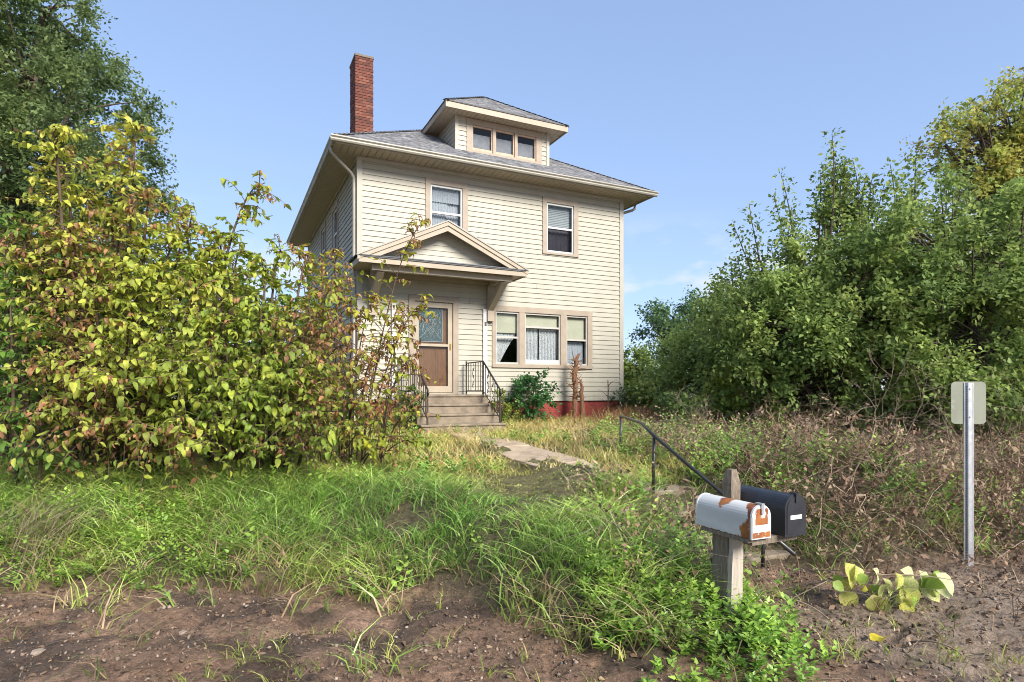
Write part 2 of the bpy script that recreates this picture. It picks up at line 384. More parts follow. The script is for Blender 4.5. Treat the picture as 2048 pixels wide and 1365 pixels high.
mud = np.stack([.27 + .22 * (wetn - .45), .195 + .17 * (wetn - .45), .148 + .14 * (wetn - .45)], -1) * (.55 + .9 * fin)[..., None]
darks = sstep(.52, .64, fbm(GX * 2.6 + 7, GY * 3.6, 41))[..., None] * .8
mud = mud * np.array([1.08, .92, .79]); mud = mud * (1 - darks) + np.array([.085, .058, .042]) * darks
pale = (sstep(.9, 1.5, gs + (wetn - .5) * 1.2) * sstep(-9.9, -10.7, gt + (fin - .5) * .8))[..., None] * .85
mud = mud * (1 - pale) + (np.array([.40, .30, .22]) * (.6 + .8 * fin)[..., None]) * pale
soil = np.array([.12, .10, .05]) * (.7 + .6 * fin)[..., None]
lawnc = np.array([.15, .135, .05]) * (.7 + .6 * fin)[..., None]
a1 = sstep(-.15, .35, gq)[..., None]; a2 = sstep(1.8, 4.0, gq)[..., None]
gc = mud * (1 - a1) + soil * a1; gc = gc * (1 - a2) + lawnc * a2
gme = np_mesh('ground', np.stack([GX, GY, GZ], -1).reshape(-1, 3), GF, np.clip(gc.reshape(-1, 3), .01, .6), smooth=True)
def groundmat():
    m = bpy.data.materials.new('mud_and_soil'); m.use_nodes = True; N = m.node_tree.nodes; L = m.node_tree.links; b = N['Principled BSDF']
    a = N.new('ShaderNodeAttribute'); a.attribute_name = 'Col'; t = N.new('ShaderNodeTexCoord')
    n = N.new('ShaderNodeTexNoise'); n.inputs['Scale'].default_value = 22; n.inputs['Detail'].default_value = 8; n.inputs['Roughness'].default_value = .7
    L.new(t.outputs['Object'], n.inputs['Vector'])
    mr = N.new('ShaderNodeMapRange'); mr.inputs['From Min'].default_value = .3; mr.inputs['From Max'].default_value = .7; mr.inputs['To Min'].default_value = .35; mr.inputs['To Max'].default_value = 1.7
    L.new(n.outputs['Fac'], mr.inputs['Value'])
    vm = N.new('ShaderNodeVectorMath'); vm.operation = 'SCALE'; L.new(a.outputs['Color'], vm.inputs[0]); L.new(mr.outputs[0], vm.inputs['Scale'])
    nf = N.new('ShaderNodeTexNoise'); nf.inputs['Scale'].default_value = 110; nf.inputs['Detail'].default_value = 4; nf.inputs['Roughness'].default_value = .8; L.new(t.outputs['Object'], nf.inputs['Vector'])
    mf = N.new('ShaderNodeMapRange'); mf.inputs['From Min'].default_value = .38; mf.inputs['From Max'].default_value = .62; mf.inputs['To Min'].default_value = .55; mf.inputs['To Max'].default_value = 1.4; L.new(nf.outputs['Fac'], mf.inputs['Value'])
    vf = N.new('ShaderNodeVectorMath'); vf.operation = 'SCALE'; L.new(vm.outputs[0], vf.inputs[0]); L.new(mf.outputs[0], vf.inputs['Scale'])
    L.new(vf.outputs[0], b.inputs['Base Color'])
    n2 = N.new('ShaderNodeTexNoise'); n2.inputs['Scale'].default_value = 3; n2.inputs['Detail'].default_value = 5; L.new(t.outputs['Object'], n2.inputs['Vector'])
    m2 = N.new('ShaderNodeMapRange'); m2.inputs['From Min'].default_value = .35; m2.inputs['From Max'].default_value = .65; m2.inputs['To Min'].default_value = .42; m2.inputs['To Max'].default_value = .9
    L.new(n2.outputs['Fac'], m2.inputs['Value']); L.new(m2.outputs[0], b.inputs['Roughness'])
    v = N.new('ShaderNodeTexNoise'); v.inputs['Scale'].default_value = 38; v.inputs['Detail'].default_value = 9; v.inputs['Roughness'].default_value = .82; L.new(t.outputs['Object'], v.inputs['Vector'])
    bp = N.new('ShaderNodeBump'); bp.inputs['Strength'].default_value = 1.0; bp.inputs['Distance'].default_value = .07
    L.new(v.outputs['Fac'], bp.inputs['Height']); L.new(bp.outputs[0], b.inputs['Normal']); return m
ground = tag(link('ground', gme, groundmat()), 'muddy bank and lawn running from the road up to the house', kind='structure')

# ------------------------------------------------------------------ THE HOUSE
Z0 = .85                       # the house Empty stands at z = -.85; local z = eye z + .85
OFF = (0, 0, Z0)
hx, hy_ = W2(0, 0)
house = empty('farmhouse', (hx, hy_, -Z0), TH, 'two-storey cream clapboard farmhouse with hip roof, dormer and brick chimney', 'house')
WD, DP, ZB, ZT = 7.215, 8.87, -.264, 5.30
def HB(): return MB(OFF)

# wall planes: front -> (a along s, c outward) ; left -> a along t
def P_front(a, z, c): return (a, -c, z)
def P_left(a, z, c): return (-c, a, z)
def P_right(a, z, c): return (WD + c, a, z)
def P_back(a, z, c): return (a, DP + c, z)
def pbox(mb, P, a0, a1, z0, z1, c0, c1):
    mb.hexa([P(a0, z0, c1), P(a1, z0, c1), P(a1, z0, c0), P(a0, z0, c0), P(a0, z1, c1), P(a1, z1, c1), P(a1, z1, c0), P(a0, z1, c0)])

def sheathing(P, length, holes, name='wall', ztop=ZT + .1):
    mb = HB()
    xs = sorted({0.02, length - .02, *[h[0] for h in holes], *[h[1] for h in holes]}); zs = sorted({ZB, ztop, *[h[2] for h in holes], *[h[3] for h in holes]})
    for i in range(len(xs) - 1):
        for j in range(len(zs) - 1):
            cx = (xs[i] + xs[i + 1]) / 2; cz = (zs[j] + zs[j + 1]) / 2
            if any(h[0] < cx < h[1] and h[2] < cz < h[3] for h in holes): continue
            pbox(mb, P, xs[i], xs[i + 1], zs[j], zs[j + 1], -.12, 0)
    return mb.build(name, M['siding_trim'], house)

EXPO = (ZT - ZB) / 44
def clapboards(P, length, holes, parent, joined=False, a0=.07, z_from=ZB, z_to=ZT, n=44, a1=None):
    e = (z_to - z_from) / n; big = HB(); a1 = a1 if a1 is not None else length - .07
    for k in range(n):
        zb = z_from + k * e; zt = zb + e + .012; zc = zb + e * .5
        cuts = sorted([(h[0], h[1]) for h in holes if h[2] < zc < h[3]])
        segs = []; x = a0
        for c0, c1 in cuts:
            if c0 > x: segs.append((x, c0))
            x = max(x, c1)
        if x < a1: segs.append((x, a1))
        if not joined:
            cut = []
            for u0, u1 in segs:
                if u1 - u0 > 2.6:
                    um = u0 + (u1 - u0) * (.25 + .5 * ((k * .381) % 1)); cut += [(u0, um - .0015), (um + .0015, u1)]
                else: cut.append((u0, u1))
            segs = cut
        j = random.uniform(-.0015, .0015)
        for x0, x1 in segs:
            mb = big if joined else HB()
            mb.hexa([P(x0, zb, .028 + j), P(x1, zb, .028 + j), P(x1, zb, .001), P(x0, zb, .001), P(x0, zt, .008), P(x1, zt, .008), P(x1, zt, .001), P(x0, zt, .001)])
            if not joined: mb.build('clapboard', M['siding'], parent)
    if joined: big.build('clapboard_cladding', M['siding'], parent)

H_front = [(1.685, 2.495, 3.62, 4.925), (4.835, 5.651, 3.62, 4.91), (3.378, 4.032, .675, 2.0), (4.199, 5.247, .675, 2.0), (5.425, 6.084, .675, 2.0), (1.29, 2.25, -.06, 2.12)]
H_left = [(2.68, 3.42, 3.62, 4.92), (4.85, 5.6, 3.62, 4.92), (2.3, 3.6, .675, 2.0), (5.2, 6.4, .675, 2.0)]
wf = sheathing(P_front, WD, H_front); clapboards(P_front, WD, [(1.2, 2.34, -.3, 2.16), (3.36, 6.15, .62, 2.06)] + H_front[:2], wf)
wl_ = sheathing(P_left, DP, H_left); clapboards(P_left, DP, H_left, wl_)
wr = sheathing(P_right, DP, []); clapboards(P_right, DP, [], wr, True)
wb = sheathing(P_back, WD, []); clapboards(P_back, WD, [], wb, True)
# corner boards
for (x, y) in ((0, 0), (WD, 0), (0, DP), (WD, DP)):
    mb = HB(); sx = -1 if x == 0 else 1; sy = -1 if y == 0 else 1
    xa, xb = sorted((x + sx * .04, x - sx * .08)); ya, yb = sorted((y + sy * .04, y + sy * .001))
    mb.box(xa, xb, ya, yb, ZB - .01, ZT)
    xa, xb = sorted((x + sx * .04, x + sx * .001)); ya, yb = sorted((y + sy * .001, y - sy * .08))
    mb.box(xa, xb, ya, yb, ZB - .01, ZT)
    mb.build('corner_board', M['siding_trim'], house)
# frieze under the soffit, starter strip, foundation
mb = HB(); mb.box(-.02, WD + .02, -.052, -.0365, ZT - .09, ZT - .004); mb.box(-.052, -.0365, -.02, DP, ZT - .09, ZT - .004); mb.build('frieze_board', M['siding_trim'], house)
mb = HB(); mb.box(.03, WD - .03, .03, DP - .03, -1.6, ZB - .002); mb.build('foundation', M['redfound'], house)
# floors and a partition, so that rooms read dark behind the glass
mb = HB(); mb.box(.13, WD - .13, .13, DP - .13, .0, .05); mb.box(.13, WD - .13, .13, DP - .13, 2.75, 2.85); mb.build('interior_floor', M['room'], house)
mb = HB(); mb.box(.13, WD - .13, 3.9, 4.0, .06, 2.74); mb.box(.13, WD - .13, 3.9, 4.0, 2.86, ZT); mb.box(2.75, 2.83, .13, 3.89, .06, 2.74); mb.box(3.4, 3.48, .13, 3.89, 2.86, ZT); mb.build('interior_wall', M['room'], house)

def trim(P, a0, a1, z0, z1, o0, o1, mull=(), parent=house, m='taupe', th=.046):
    """casing round an opening: outer a0..a1,z0..z1, opening(s) o0..o1 etc"""
    mb = HB()
    pbox(mb, P, a0, a1, o1[1], z1, .004, th); pbox(mb, P, a0 - .004, a1 + .004, z0, o1[0], .004, th + .012)
    pbox(mb, P, a0, o0[0], o1[0], o1[1], .004, th - .002); pbox(mb, P, o0[1], a1, o1[0], o1[1], .004, th - .002)
    for x0, x1 in mull: pbox(mb, P, x0, x1, o1[0], o1[1], .004, th - .004)
    w = mb
    return w

def sash_window(P, a0, a1, z0, z1, zr, outer, sash='white', cover='sheer', fw=.05, lower=None, name='window', trim_mb=None, parent=house):
    if trim_mb is None:
        trim_mb = trim(P, outer[0], outer[1], outer[2], outer[3], (a0, a1), (z0, z1))
        # thin cream bead round the casing
    win = trim_mb.build(name, M['taupe'], parent)
    # sash frame
    mb = HB()
    pbox(mb, P, a0, a1, z1 - fw, z1, -.06, .012); pbox(mb, P, a0, a1, z0, z0 + fw, -.06, .014)
    pbox(mb, P, a0, a0 + fw * .8, z0 + fw, z1 - fw, -.06, .012); pbox(mb, P, a1 - fw * .8, a1, z0 + fw, z1 - fw, -.06, .012)
    mb.build('frame', M[sash], win)
    mb = HB(); pbox(mb, P, a0 + fw * .8, a1 - fw * .8, zr - .024, zr + .022, -.05, .008); mb.build('meeting_rail', M[sash], win)
    x0, x1 = a0 + fw * .8, a1 - fw * .8
    mb = HB(); pbox(mb, P, x0, x1, zr + .022, z1 - fw, -.012, -.008); mb.build('pane', M['glass'], win)
    mb = HB(); pbox(mb, P, x0, x1, z0 + fw, zr - .024, -.034, -.030); mb.build('pane', M['glass' if lower is None else lower], win)
    return win, (x0, x1)

def drape(P, a0, a1, z0, z1, c, m, win, name='curtain', amp=.012, waves=6, sway=None):
    """a hanging cloth with folds; sway(z fraction)->(left edge, right edge) fractions"""
    nx, nz_ = 48, 10; V = []; F = []
    for j in range(nz_ + 1):
        g = j / nz_; z = z1 + (z0 - z1) * g
        l, r = (0, 1) if sway is None else sway(g)
        for i in range(nx + 1):
            h = i / nx; a = a0 + (a1 - a0) * (l + (r - l) * h)
            V.append(P(a, z, c + amp * math.sin(h * waves * 6.283 + .4 * math.sin(g * 4)) * (.5 + .5 * g)))
    for j in range(nz_):
        for i in range(nx):
            k = j * (nx + 1) + i; F.append((k, k + 1, k + nx + 2, k + nx + 1))
    mb = HB(); mb.add(V, F); return mb.build(name, M[m], win, smooth=True)

# upper left window: sheer curtains
w, (x0, x1) = sash_window(P_front, 1.685, 2.495, 3.62, 4.925, 4.27, (1.56, 2.63, 3.56, 5.06))
drape(P_front, x0, x1, 3.66, 4.88, -.12, 'sheer', w, sway=lambda g: (0, .62 - .25 * g * g)); drape(P_front, x0, x1, 3.66, 4.88, -.15, 'sheer', w, sway=lambda g: (.38 + .25 * g * g, 1))
drape(P_front, x0, x1, 4.55, 4.89, -.09, 'sheer', w, name='valance', waves=12)
# upper right window: white blind half way, screen below
w, (x0, x1) = sash_window(P_front, 4.835, 5.651, 3.62, 4.91, 4.27, (4.71, 5.79, 3.56, 5.04), lower='screen')
mb = HB()
for k in range(13): pbox(mb, P_front, x0 + .01, x1 - .01, 4.30 + k * .045, 4.30 + k * .045 + .036, -.12, -.116 + .008)
mb.build('blind', M['whiteblind'], w)
drape(P_front, x0, x1, 3.66, 4.28, -.16, 'greycurtain', w)
# ground floor triple window: one casing, three sashes
tm = trim(P_front, 3.285, 6.233, .585, 2.135, (3.378, 6.084), (.675, 2.0), mull=((4.032, 4.199), (5.247, 5.425)))
trip = tm.build('window_casing', M['taupe'], house)
def sub_sash(a0, a1, zr, sash, lowc):
    return sash_window(P_front, a0, a1, .675, 2.0, zr, None, sash=sash, fw=.045, trim_mb=HB_stop(a0, a1))
def HB_stop(a0, a1):
    mb = HB(); pbox(mb, P_front, a0 + .001, a0 + .014, .676, 1.999, .0125, .022); pbox(mb, P_front, a1 - .014, a1 - .001, .676, 1.999, .0125, .022); return mb
w, (x0, x1) = sub_sash(3.378, 4.032, 1.353, 'greysash', None)
mb = HB(); pbox(mb, P_front, x0 + .01, x1 - .01, 1.47, 1.95, -.09, -.085); mb.build('blind', M['blind'], w)
drape(P_front, x0, x1, .70, 1.6, -.14, 'lace', w, sway=lambda g: (0, 1 - .95 * max(0, g - .25) ** .8))
w, (x0, x1) = sub_sash(4.199, 5.247, 1.64, 'greysash', None)
mb = HB(); pbox(mb, P_front, x0 + .01, x1 - .01, 1.64, 1.95, -.09, -.085); mb.build('blind', M['blind'], w)
drape(P_front, x0, x1, .72, 1.66, -.13, 'lace', w, sway=lambda g: (0, .42), waves=4, amp=.025); drape(P_front, x0, x1, .72, 1.66, -.13, 'lace', w, sway=lambda g: (.46, 1), waves=6, amp=.025)
mb = HB(); pbox(mb, P_front, x0, x1, .72, .80, -.028, .0); mb.build('bottom_board', M['white'], w)
w, (x0, x1) = sub_sash(5.425, 6.084, 1.353, 'greysash', None)
mb = HB(); pbox(mb, P_front, x0 + .01, x1 - .01, 1.37, 1.95, -.09, -.085); mb.build('blind', M['blind'], w)
drape(P_front, x0, x1, .70, 1.3, -.14, 'sheer', w, waves=7)
# side windows
for (a0, a1, z0, z1) in H_left[:2]:
    w, (x0, x1) = sash_window(P_left, a0, a1, z0, z1, (z0 + z1) / 2, (a0 - .12, a1 + .12, z0 - .07, z1 + .13), lower='screen')
for (a0, a1, z0, z1) in H_left[2:]:
    w, (x0, x1) = sash_window(P_left, a0, a1, z0, z1, (z0 + z1) / 2, (a0 - .12, a1 + .12, z0 - .07, z1 + .13), sash='greysash')

# front door
mb = HB()
pbox(mb, P_front, 1.156, 1.29, -.08, 2.25, .004, .05); pbox(mb, P_front, 2.25, 2.387, -.08, 2.25, .004, .05); pbox(mb, P_front, 1.29, 2.25, 2.12, 2.25, .004, .049)
casing = mb.build('door_casing', M['taupe'], house)
mb = HB(); pbox(mb, P_front, 1.25, 2.29, -.10, -.045, -.1, .09); mb.build('threshold', M['fascia'], casing)
mb = HB(); pbox(mb, P_front, 1.31, 2.23, -.04, 2.10, -.115, -.075)
door = mb.build('door', M['oak'], house)
mb = HB(); pbox(mb, P_front, 1.40, 2.02, 1.16, 1.97, -.0749, -.066); mb.build('glass_insert', M['stained'], door)
mb = HB()
for a in (1.415, 2.005): mb.tube([P_front(a, 1.175, -.06), P_front(a, 1.955, -.06)], .008, 5)
for z in (1.175, 1.955): mb.tube([P_front(1.415, z, -.06), P_front(2.005, z, -.06)], .008, 5)
c0, c1 = 1.71, 1.58
for rr, zz in ((.10, 1.42), (.055, 1.42), (.08, 1.80)):
    mb.tube([P_front(c0 + rr * a_, zz + rr * 1.3 * b_, -.06) for a_, b_ in ((0, 1), (.8, .1), (0, -1), (-.8, .1), (0, 1))], .006, 5)
for sg in (-1, 1):
    mb.tube([P_front(c0 + sg * (.27 - .22 * math.sin(k * .35)), 1.25 + k * .075, -.06) for k in range(9)], .005, 5)
    mb.tube([P_front(c0 + sg * (.02 + .03 * k), 1.86 - .012 * k * k, -.06) for k in range(7)], .005, 5)
mb.build('leading', M['lead'], door)
for a0, a1 in ((1.43, 1.75), (1.84, 2.10)):
    mb = HB(); pbox(mb, P_front, a0, a1, .22, .98, -.0749, -.068); pbox(mb, P_front, a0 + .05, a1 - .05, .27, .93, -.0679, -.062); mb.build('door_panel', M['oak'], door)
# storm door
mb = HB()
pbox(mb, P_front, 1.295, 1.405, -.035, 2.11, -.03, .006); pbox(mb, P_front, 2.13, 2.245, -.035, 2.11, -.03, .006)
pbox(mb, P_front, 1.405, 2.13, 1.985, 2.11, -.03, .005); pbox(mb, P_front, 1.405, 2.13, -.035, .11, -.03, .005); pbox(mb, P_front, 1.405, 2.13, 1.06, 1.12, -.03, .009)
storm = mb.build('storm_door', M['fascia'], house)
mb = HB(); pbox(mb, P_front, 1.405, 2.13, 1.12, 1.985, -.014, -.010); mb.build('pane', M['glass'], storm)
mb = HB(); pbox(mb, P_front, 1.405, 2.13, .11, 1.06, -.014, -.010); mb.build('pane', M['glass'], storm)
mb = HB(); pbox(mb, P_front, 2.17, 2.21, .97, 1.15, .0065, .014); mb.tube([P_front(2.19, 1.13, .014), P_front(2.19, 1.12, .05), P_front(2.19, 1.01, .05), P_front(2.19, 1.0, .014)], .009, 6); mb.build('handle', M['brass'], storm)

# white boards where the old porch posts met the wall, with a number plate
for a in (.745, 3.03):
    mb = HB(); pbox(mb, P_front, a, a + .105, -.2, 2.02, .0365, .07); pil = mb.build('pilaster_board', M['whitepaint'], house)
mb = HB(); pbox(mb, P_front, 3.06, 3.115, 1.60, 1.70, .0705, .078); mb.build('number_plate', M['iron'], pil)
mb = HB()
for k in range(2): mb.tube([P_front(3.075 + k * .022 + .007 * math.cos(i * .785), 1.65 + .024 * math.sin(i * .785), .079) for i in range(9)], .0022, 4)
mb.build('number', M['galv'], pil)

# ---- roofs: stepped shingle courses between two hip edges
def roof_plane(name, e0, e1, r0, r1, parent, expo=.14, lift=.012):
    """e0,e1 eave ends; r0,r1 top ends above them. Courses run parallel to the eave."""
    e0, e1, r0, r1 = map(Vector, (e0, e1, r0, r1))
    L = ((r0 + r1) / 2 - (e0 + e1) / 2).length; n = max(2, int(L / expo)); nrm = (e1 - e0).cross(r0 - e0)
    if nrm.length < 1e-6: nrm = (e1 - e0).cross(r1 - e0)
    nrm.normalize()
    if nrm.z < 0: nrm = -nrm
    V = []; F = []; C = []
    for k in range(n):
        g0, g1 = k / n, min(1, (k + 1) / n + .1 / n)
        a0, b0 = e0.lerp(r0, g0), e1.lerp(r1, g0); a1, b1 = e0.lerp(r0, g1), e1.lerp(r1, g1)
        wdt = (b0 - a0).length; m = max(1, int(wdt / .3)); rowoff = random.random()
        dirn = (b0 - a0).normalized() if wdt > 1e-6 else Vector((1, 0, 0))
        us = [0.0] + [min(1, max(0, (i + rowoff) * .3 / max(wdt, .01))) for i in range(m)] + [1.0]
        for u0, u1 in zip(us[:-1], us[1:]):
            if u1 - u0 < 1e-4: continue
            c = random.uniform(.72, 1.2); jl = lift * random.uniform(.8, 1.25)
            # stay inside the hips: interpolate each edge
            pts = [a0.lerp(b0, u0) + nrm * jl, a0.lerp(b0, u1) + nrm * jl, a1.lerp(b1, u1) + nrm * .001, a1.lerp(b1, u0) + nrm * .001, a0.lerp(b0, u0) - nrm * .004, a0.lerp(b0, u1) - nrm * .004]
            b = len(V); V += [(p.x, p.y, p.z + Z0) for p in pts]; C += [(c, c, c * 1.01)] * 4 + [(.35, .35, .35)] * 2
            F += [(b, b + 1, b + 2, b + 3), (b + 4, b + 5, b + 1, b)]
    me = np_mesh(name, np.array(V), np.array(F), np.array(C))
    return link(name, me, M['shingle'], parent)

OV = .638; RS = .61; ZE = 5.43
e = [(-OV, -OV), (WD + OV, -OV), (WD + OV, DP + OV), (-OV, DP + OV)]
half = (WD + 2 * OV) / 2; zr_ = ZE + RS * half
R0 = (WD / 2, -OV + half, zr_); R1 = (WD / 2, DP + OV - half, zr_)
E = [(x, y, ZE) for x, y in e]
mb = HB(); mb.add([E[0], E[1], E[2], E[3], R0, R1], [(0, 1, 4), (1, 2, 5, 4), (2, 3, 5), (3, 0, 4, 5)])
mb.v = [(x, y, z - .03) for x, y, z in mb.v]
roof = mb.build('roof', M['shingle_edge'], house)
roof_plane('shingle_slope', E[0], E[1], R0, R0, roof); roof_plane('shingle_slope', E[1], E[2], R0, R1, roof)
roof_plane('shingle_slope', E[2], E[3], R1, R1, roof); roof_plane('shingle_slope', E[3], E[0], R1, R0, roof)
def ridge_caps(p, q, parent, w=.11, step=.16):
    p, q = Vector(p), Vector(q); d = q - p; n = int(d.length / step); side = d.cross(Vector((0, 0, 1))).normalized(); mb = HB()
    for k in range(n):
        a = p + d * (k / n); b = p + d * ((k + 1.12) / n); up = Vector((0, 0, .030)); up2 = Vector((0, 0, .018)); dn = Vector((0, 0, w * .36))
        mb.add([a + up, b + up2, b + side * w - dn + up2, a + side * w - dn + up, b - side * w - dn + up2, a - side * w - dn + up], [(0, 1, 2, 3), (0, 5, 4, 1)])
    me = mb.mesh('ridge_cap'); at = me.attributes.new('Col', 'FLOAT_COLOR', 'POINT')
    for i in range(len(me.vertices)): at.data[i].color = (.9, .9, .9, 1)
    link('ridge_cap', me, M['shingle'], parent)
for k in (0, 1): ridge_caps(E[k], R0, roof)
for k in (2, 3): ridge_caps(E[k], R1, roof)
ridge_caps(R0, R1, roof)

# soffit boards, fascia and gutters
mb = HB(); mb.box(-OV + .05, WD + OV - .05, -OV + .05, -.005, ZT + .016, ZT + .03); mb.box(-OV + .05, -.005, 0, DP + OV - .05, ZT + .016, ZT + .03)
mb.box(WD + .005, WD + OV - .05, 0, DP + OV - .05, ZT + .016, ZT + .03); mb.box(0, WD, DP + .005, DP + OV - .05, ZT + .016, ZT + .03)
soffit = mb.build('soffit', M['soffit'], house)
sp = HB(); sp.box(0, .138, 0, OV - .06, 0, .014); spm = sp.mesh('soffit_panel'); spm.materials.append(M['soffit'])
n = int((WD + 2 * OV - .12) / .15)
for k in range(n):
    o = link('soffit_panel', spm, None, soffit); o.location = (-OV + .06 + k * .15, -OV + .055, ZT + random.uniform(-.001, .001))
sp2 = HB(); sp2.box(0, OV - .06, 0, .138, 0, .014); spm2 = sp2.mesh('soffit_panel'); spm2.materials.append(M['soffit'])
for k in range(int((DP + OV) / .15)):
    for xx in (-OV + .055, WD + .006):
        o = link('soffit_panel', spm2, None, soffit); o.location = (xx, 0.0 + k * .15 + .006, ZT + random.uniform(-.001, .001))
mb = HB()
for k in range(4):
    pass
mb.box(-OV + .03, WD + OV - .03, -OV + .03, -OV + .05, ZT - .02, ZE - .03); mb.box(-OV + .03, -OV + .05, -OV + .051, DP + OV - .03, ZT - .02, ZE - .03)
mb.box(WD + OV - .05, WD + OV - .03, -OV + .051, DP + OV - .03, ZT - .02, ZE - .03); mb.box(-OV + .051, WD + OV - .051, DP + OV - .05, DP + OV - .03, ZT - .02, ZE - .03)
mb.build('fascia', M['fascia'], house)
gp = [(0, 0), (.055, 0), (.075, .03), (.075, .055), (.105, .085), (.105, .11), (.098, .11), (.098, .088), (.068, .058), (.068, .034), (.05, .008), (0, .008)]
gz = ZE - .125
def gutter(f, a, b): 
    mb = HB(); mb.prism(gp, a, b, f); mb.build('gutter', M['gutter'], house)
g0 = OV - .028
gutter(lambda p, q, h: (h, -g0 - p, gz + q), -g0 - .105, WD + g0 + .105)
gutter(lambda p, q, h: (-g0 - p, h, gz + q), -g0 + .001, DP + g0)
gutter(lambda p, q, h: (WD + g0 + p, h, gz + q), -g0 + .001, DP + g0)
# downspouts
mb = HB(); mb.tube([(-g0 - .04, -g0 + .35, gz + .01), (-g0 - .03, -g0 + .36, gz - .09), (-g0 + .05, -g0 + .40, gz - .16), (-.18, -.02, gz - .40), (-.10, .06, gz - .47), (-.085, .075, gz - .60), (-.085, .075, 2.0), (-.085, .075, -.75), (-.13, -.02, -.82)], .038, 8); mb.build('downspout', M['gutter'], house, smooth=True)
mb = HB(); mb.tube([(WD + g0 + .04, .25, gz + .01), (WD + g0 + .03, .25, gz - .10), (WD + g0 - .06, .25, gz - .16), (WD + .17, .25, gz - .30), (WD + .09, .25, gz - .37), (WD + .085, .25, gz - .5), (WD + .085, .25, -.7), (WD + .1, .1, -.8)], .038, 8); mb.build('downspout', M['gutter'], house, smooth=True)

# dormer
TD = .25; DS0, DS1 = 2.42, 5.02; DZT = 6.82; DOV = .40; DZE = 6.95
mb = HB()
HD = [(2.86, 4.66, 6.02, 6.66)]
zb = ZE + RS * (TD + OV) - .05
mb.box(DS0 + .01, HD[0][0], TD, TD + .1, zb, DZT); mb.box(HD[0][1], DS1 - .01, TD, TD + .1, zb, DZT); mb.box(HD[0][0], HD[0][1], TD, TD + .1, zb, HD[0][2]); mb.box(HD[0][0], HD[0][1], TD, TD + .1, HD[0][3], DZT)
mb.box(DS0 + .01, DS0 + .08, TD + .1, 3.0, zb, DZT); mb.box(DS1 - .08, DS1 - .01, TD + .1, 3.0, zb, DZT)
mb.box(DS0 + .1, DS1 - .1, 1.4, 1.45, zb, DZT)
dorm = mb.build('dormer', M['siding_trim'], house)
def PD(a, z, c): return (a, TD - c, z)
def PDL(a, z, c): return (DS0 - c, a, z)
def PDR(a, z, c): return (DS1 + c, a, z)
nd = 7
clapboards(PD, 0, [(2.74, 4.78, 5.8, 7)], dorm, a0=DS0 + .05, a1=DS1 - .05, z_from=zb + .05, z_to=DZT, n=nd)
# side cheeks follow the roof slope: each board starts where it meets the roof
for PP in (PDL, PDR):
    e_ = (DZT - zb - .05) / nd
    for k in range(nd):
        z_ = zb + .05 + k * e_; t_end = max(TD + .1, (z_ + e_ - ZE) / RS - OV + .15)
        mb = HB(); mb.hexa([PP(TD + .02, z_, .022), PP(t_end, z_, .022), PP(t_end, z_, .001), PP(TD + .02, z_, .001), PP(TD + .02, z_ + e_ + .01, .008), PP(t_end, z_ + e_ + .01, .008), PP(t_end, z_ + e_ + .01, .001), PP(TD + .02, z_ + e_ + .01, .001)])
        mb.build('clapboard', M['siding'], dorm)
mb = HB()
for a0, a1 in ((DS0 - .025, DS0 + .06), (DS1 - .06, DS1 + .025)): mb = HB(); mb.box(a0, a1, TD - .04, TD - .001, zb, DZT); mb.build('corner_board', M['siding_trim'], dorm)
# dormer windows
mb = HB()
pbox(mb, PD, 2.70, 4.82, 6.66, 6.80, .002, .034); pbox(mb, PD, 2.70, 4.82, 5.95, 6.02, .002, .040)
pbox(mb, PD, 2.70, 2.86, 6.02, 6.66, .002, .032); pbox(mb, PD, 4.66, 4.82, 6.02, 6.66, .002, .032)
pbox(mb, PD, 3.42, 3.49, 6.02, 6.66, -.08, .030); pbox(mb, PD, 4.03, 4.10, 6.02, 6.66, -.08, .030)
dwin = mb.build('dormer_window', M['taupe'], house)
for a0, a1 in ((2.86, 3.42), (3.49, 4.03), (4.10, 4.66)):
    mb = HB(); pbox(mb, PD, a0, a1, 6.02, 6.10, -.06, -.01); pbox(mb, PD, a0, a1, 6.62, 6.66, -.06, -.01); pbox(mb, PD, a0, a0 + .03, 6.10, 6.62, -.06, -.01); pbox(mb, PD, a1 - .03, a1, 6.10, 6.62, -.06, -.01)
    mb.build('frame', M['oldsash'], dwin)
    mb = HB(); pbox(mb, PD, a0 + .03, a1 - .03, 6.10, 6.62, -.04, -.036); mb.build('pane', M['glass'], dwin)
    mb = HB(); pbox(mb, PD, a0 + .02, a1 - .02, 6.03, 6.48, -.10, -.095); mb.build('curtain', M['greycurtain'], dwin)
# dormer roof
dx0, dx1, dy0, dy1 = DS0 - DOV, DS1 + DOV, TD - DOV, 4.6
dh = (dx1 - dx0) / 2; DRS = .68; dzr = DZE + DRS * dh
DE = [(dx0, dy0, DZE), (dx1, dy0, DZE), (dx1, dy1, DZE), (dx0, dy1, DZE)]; DR0 = ((dx0 + dx1) / 2, dy0 + dh, dzr); DR1 = ((dx0 + dx1) / 2, dy1, dzr)
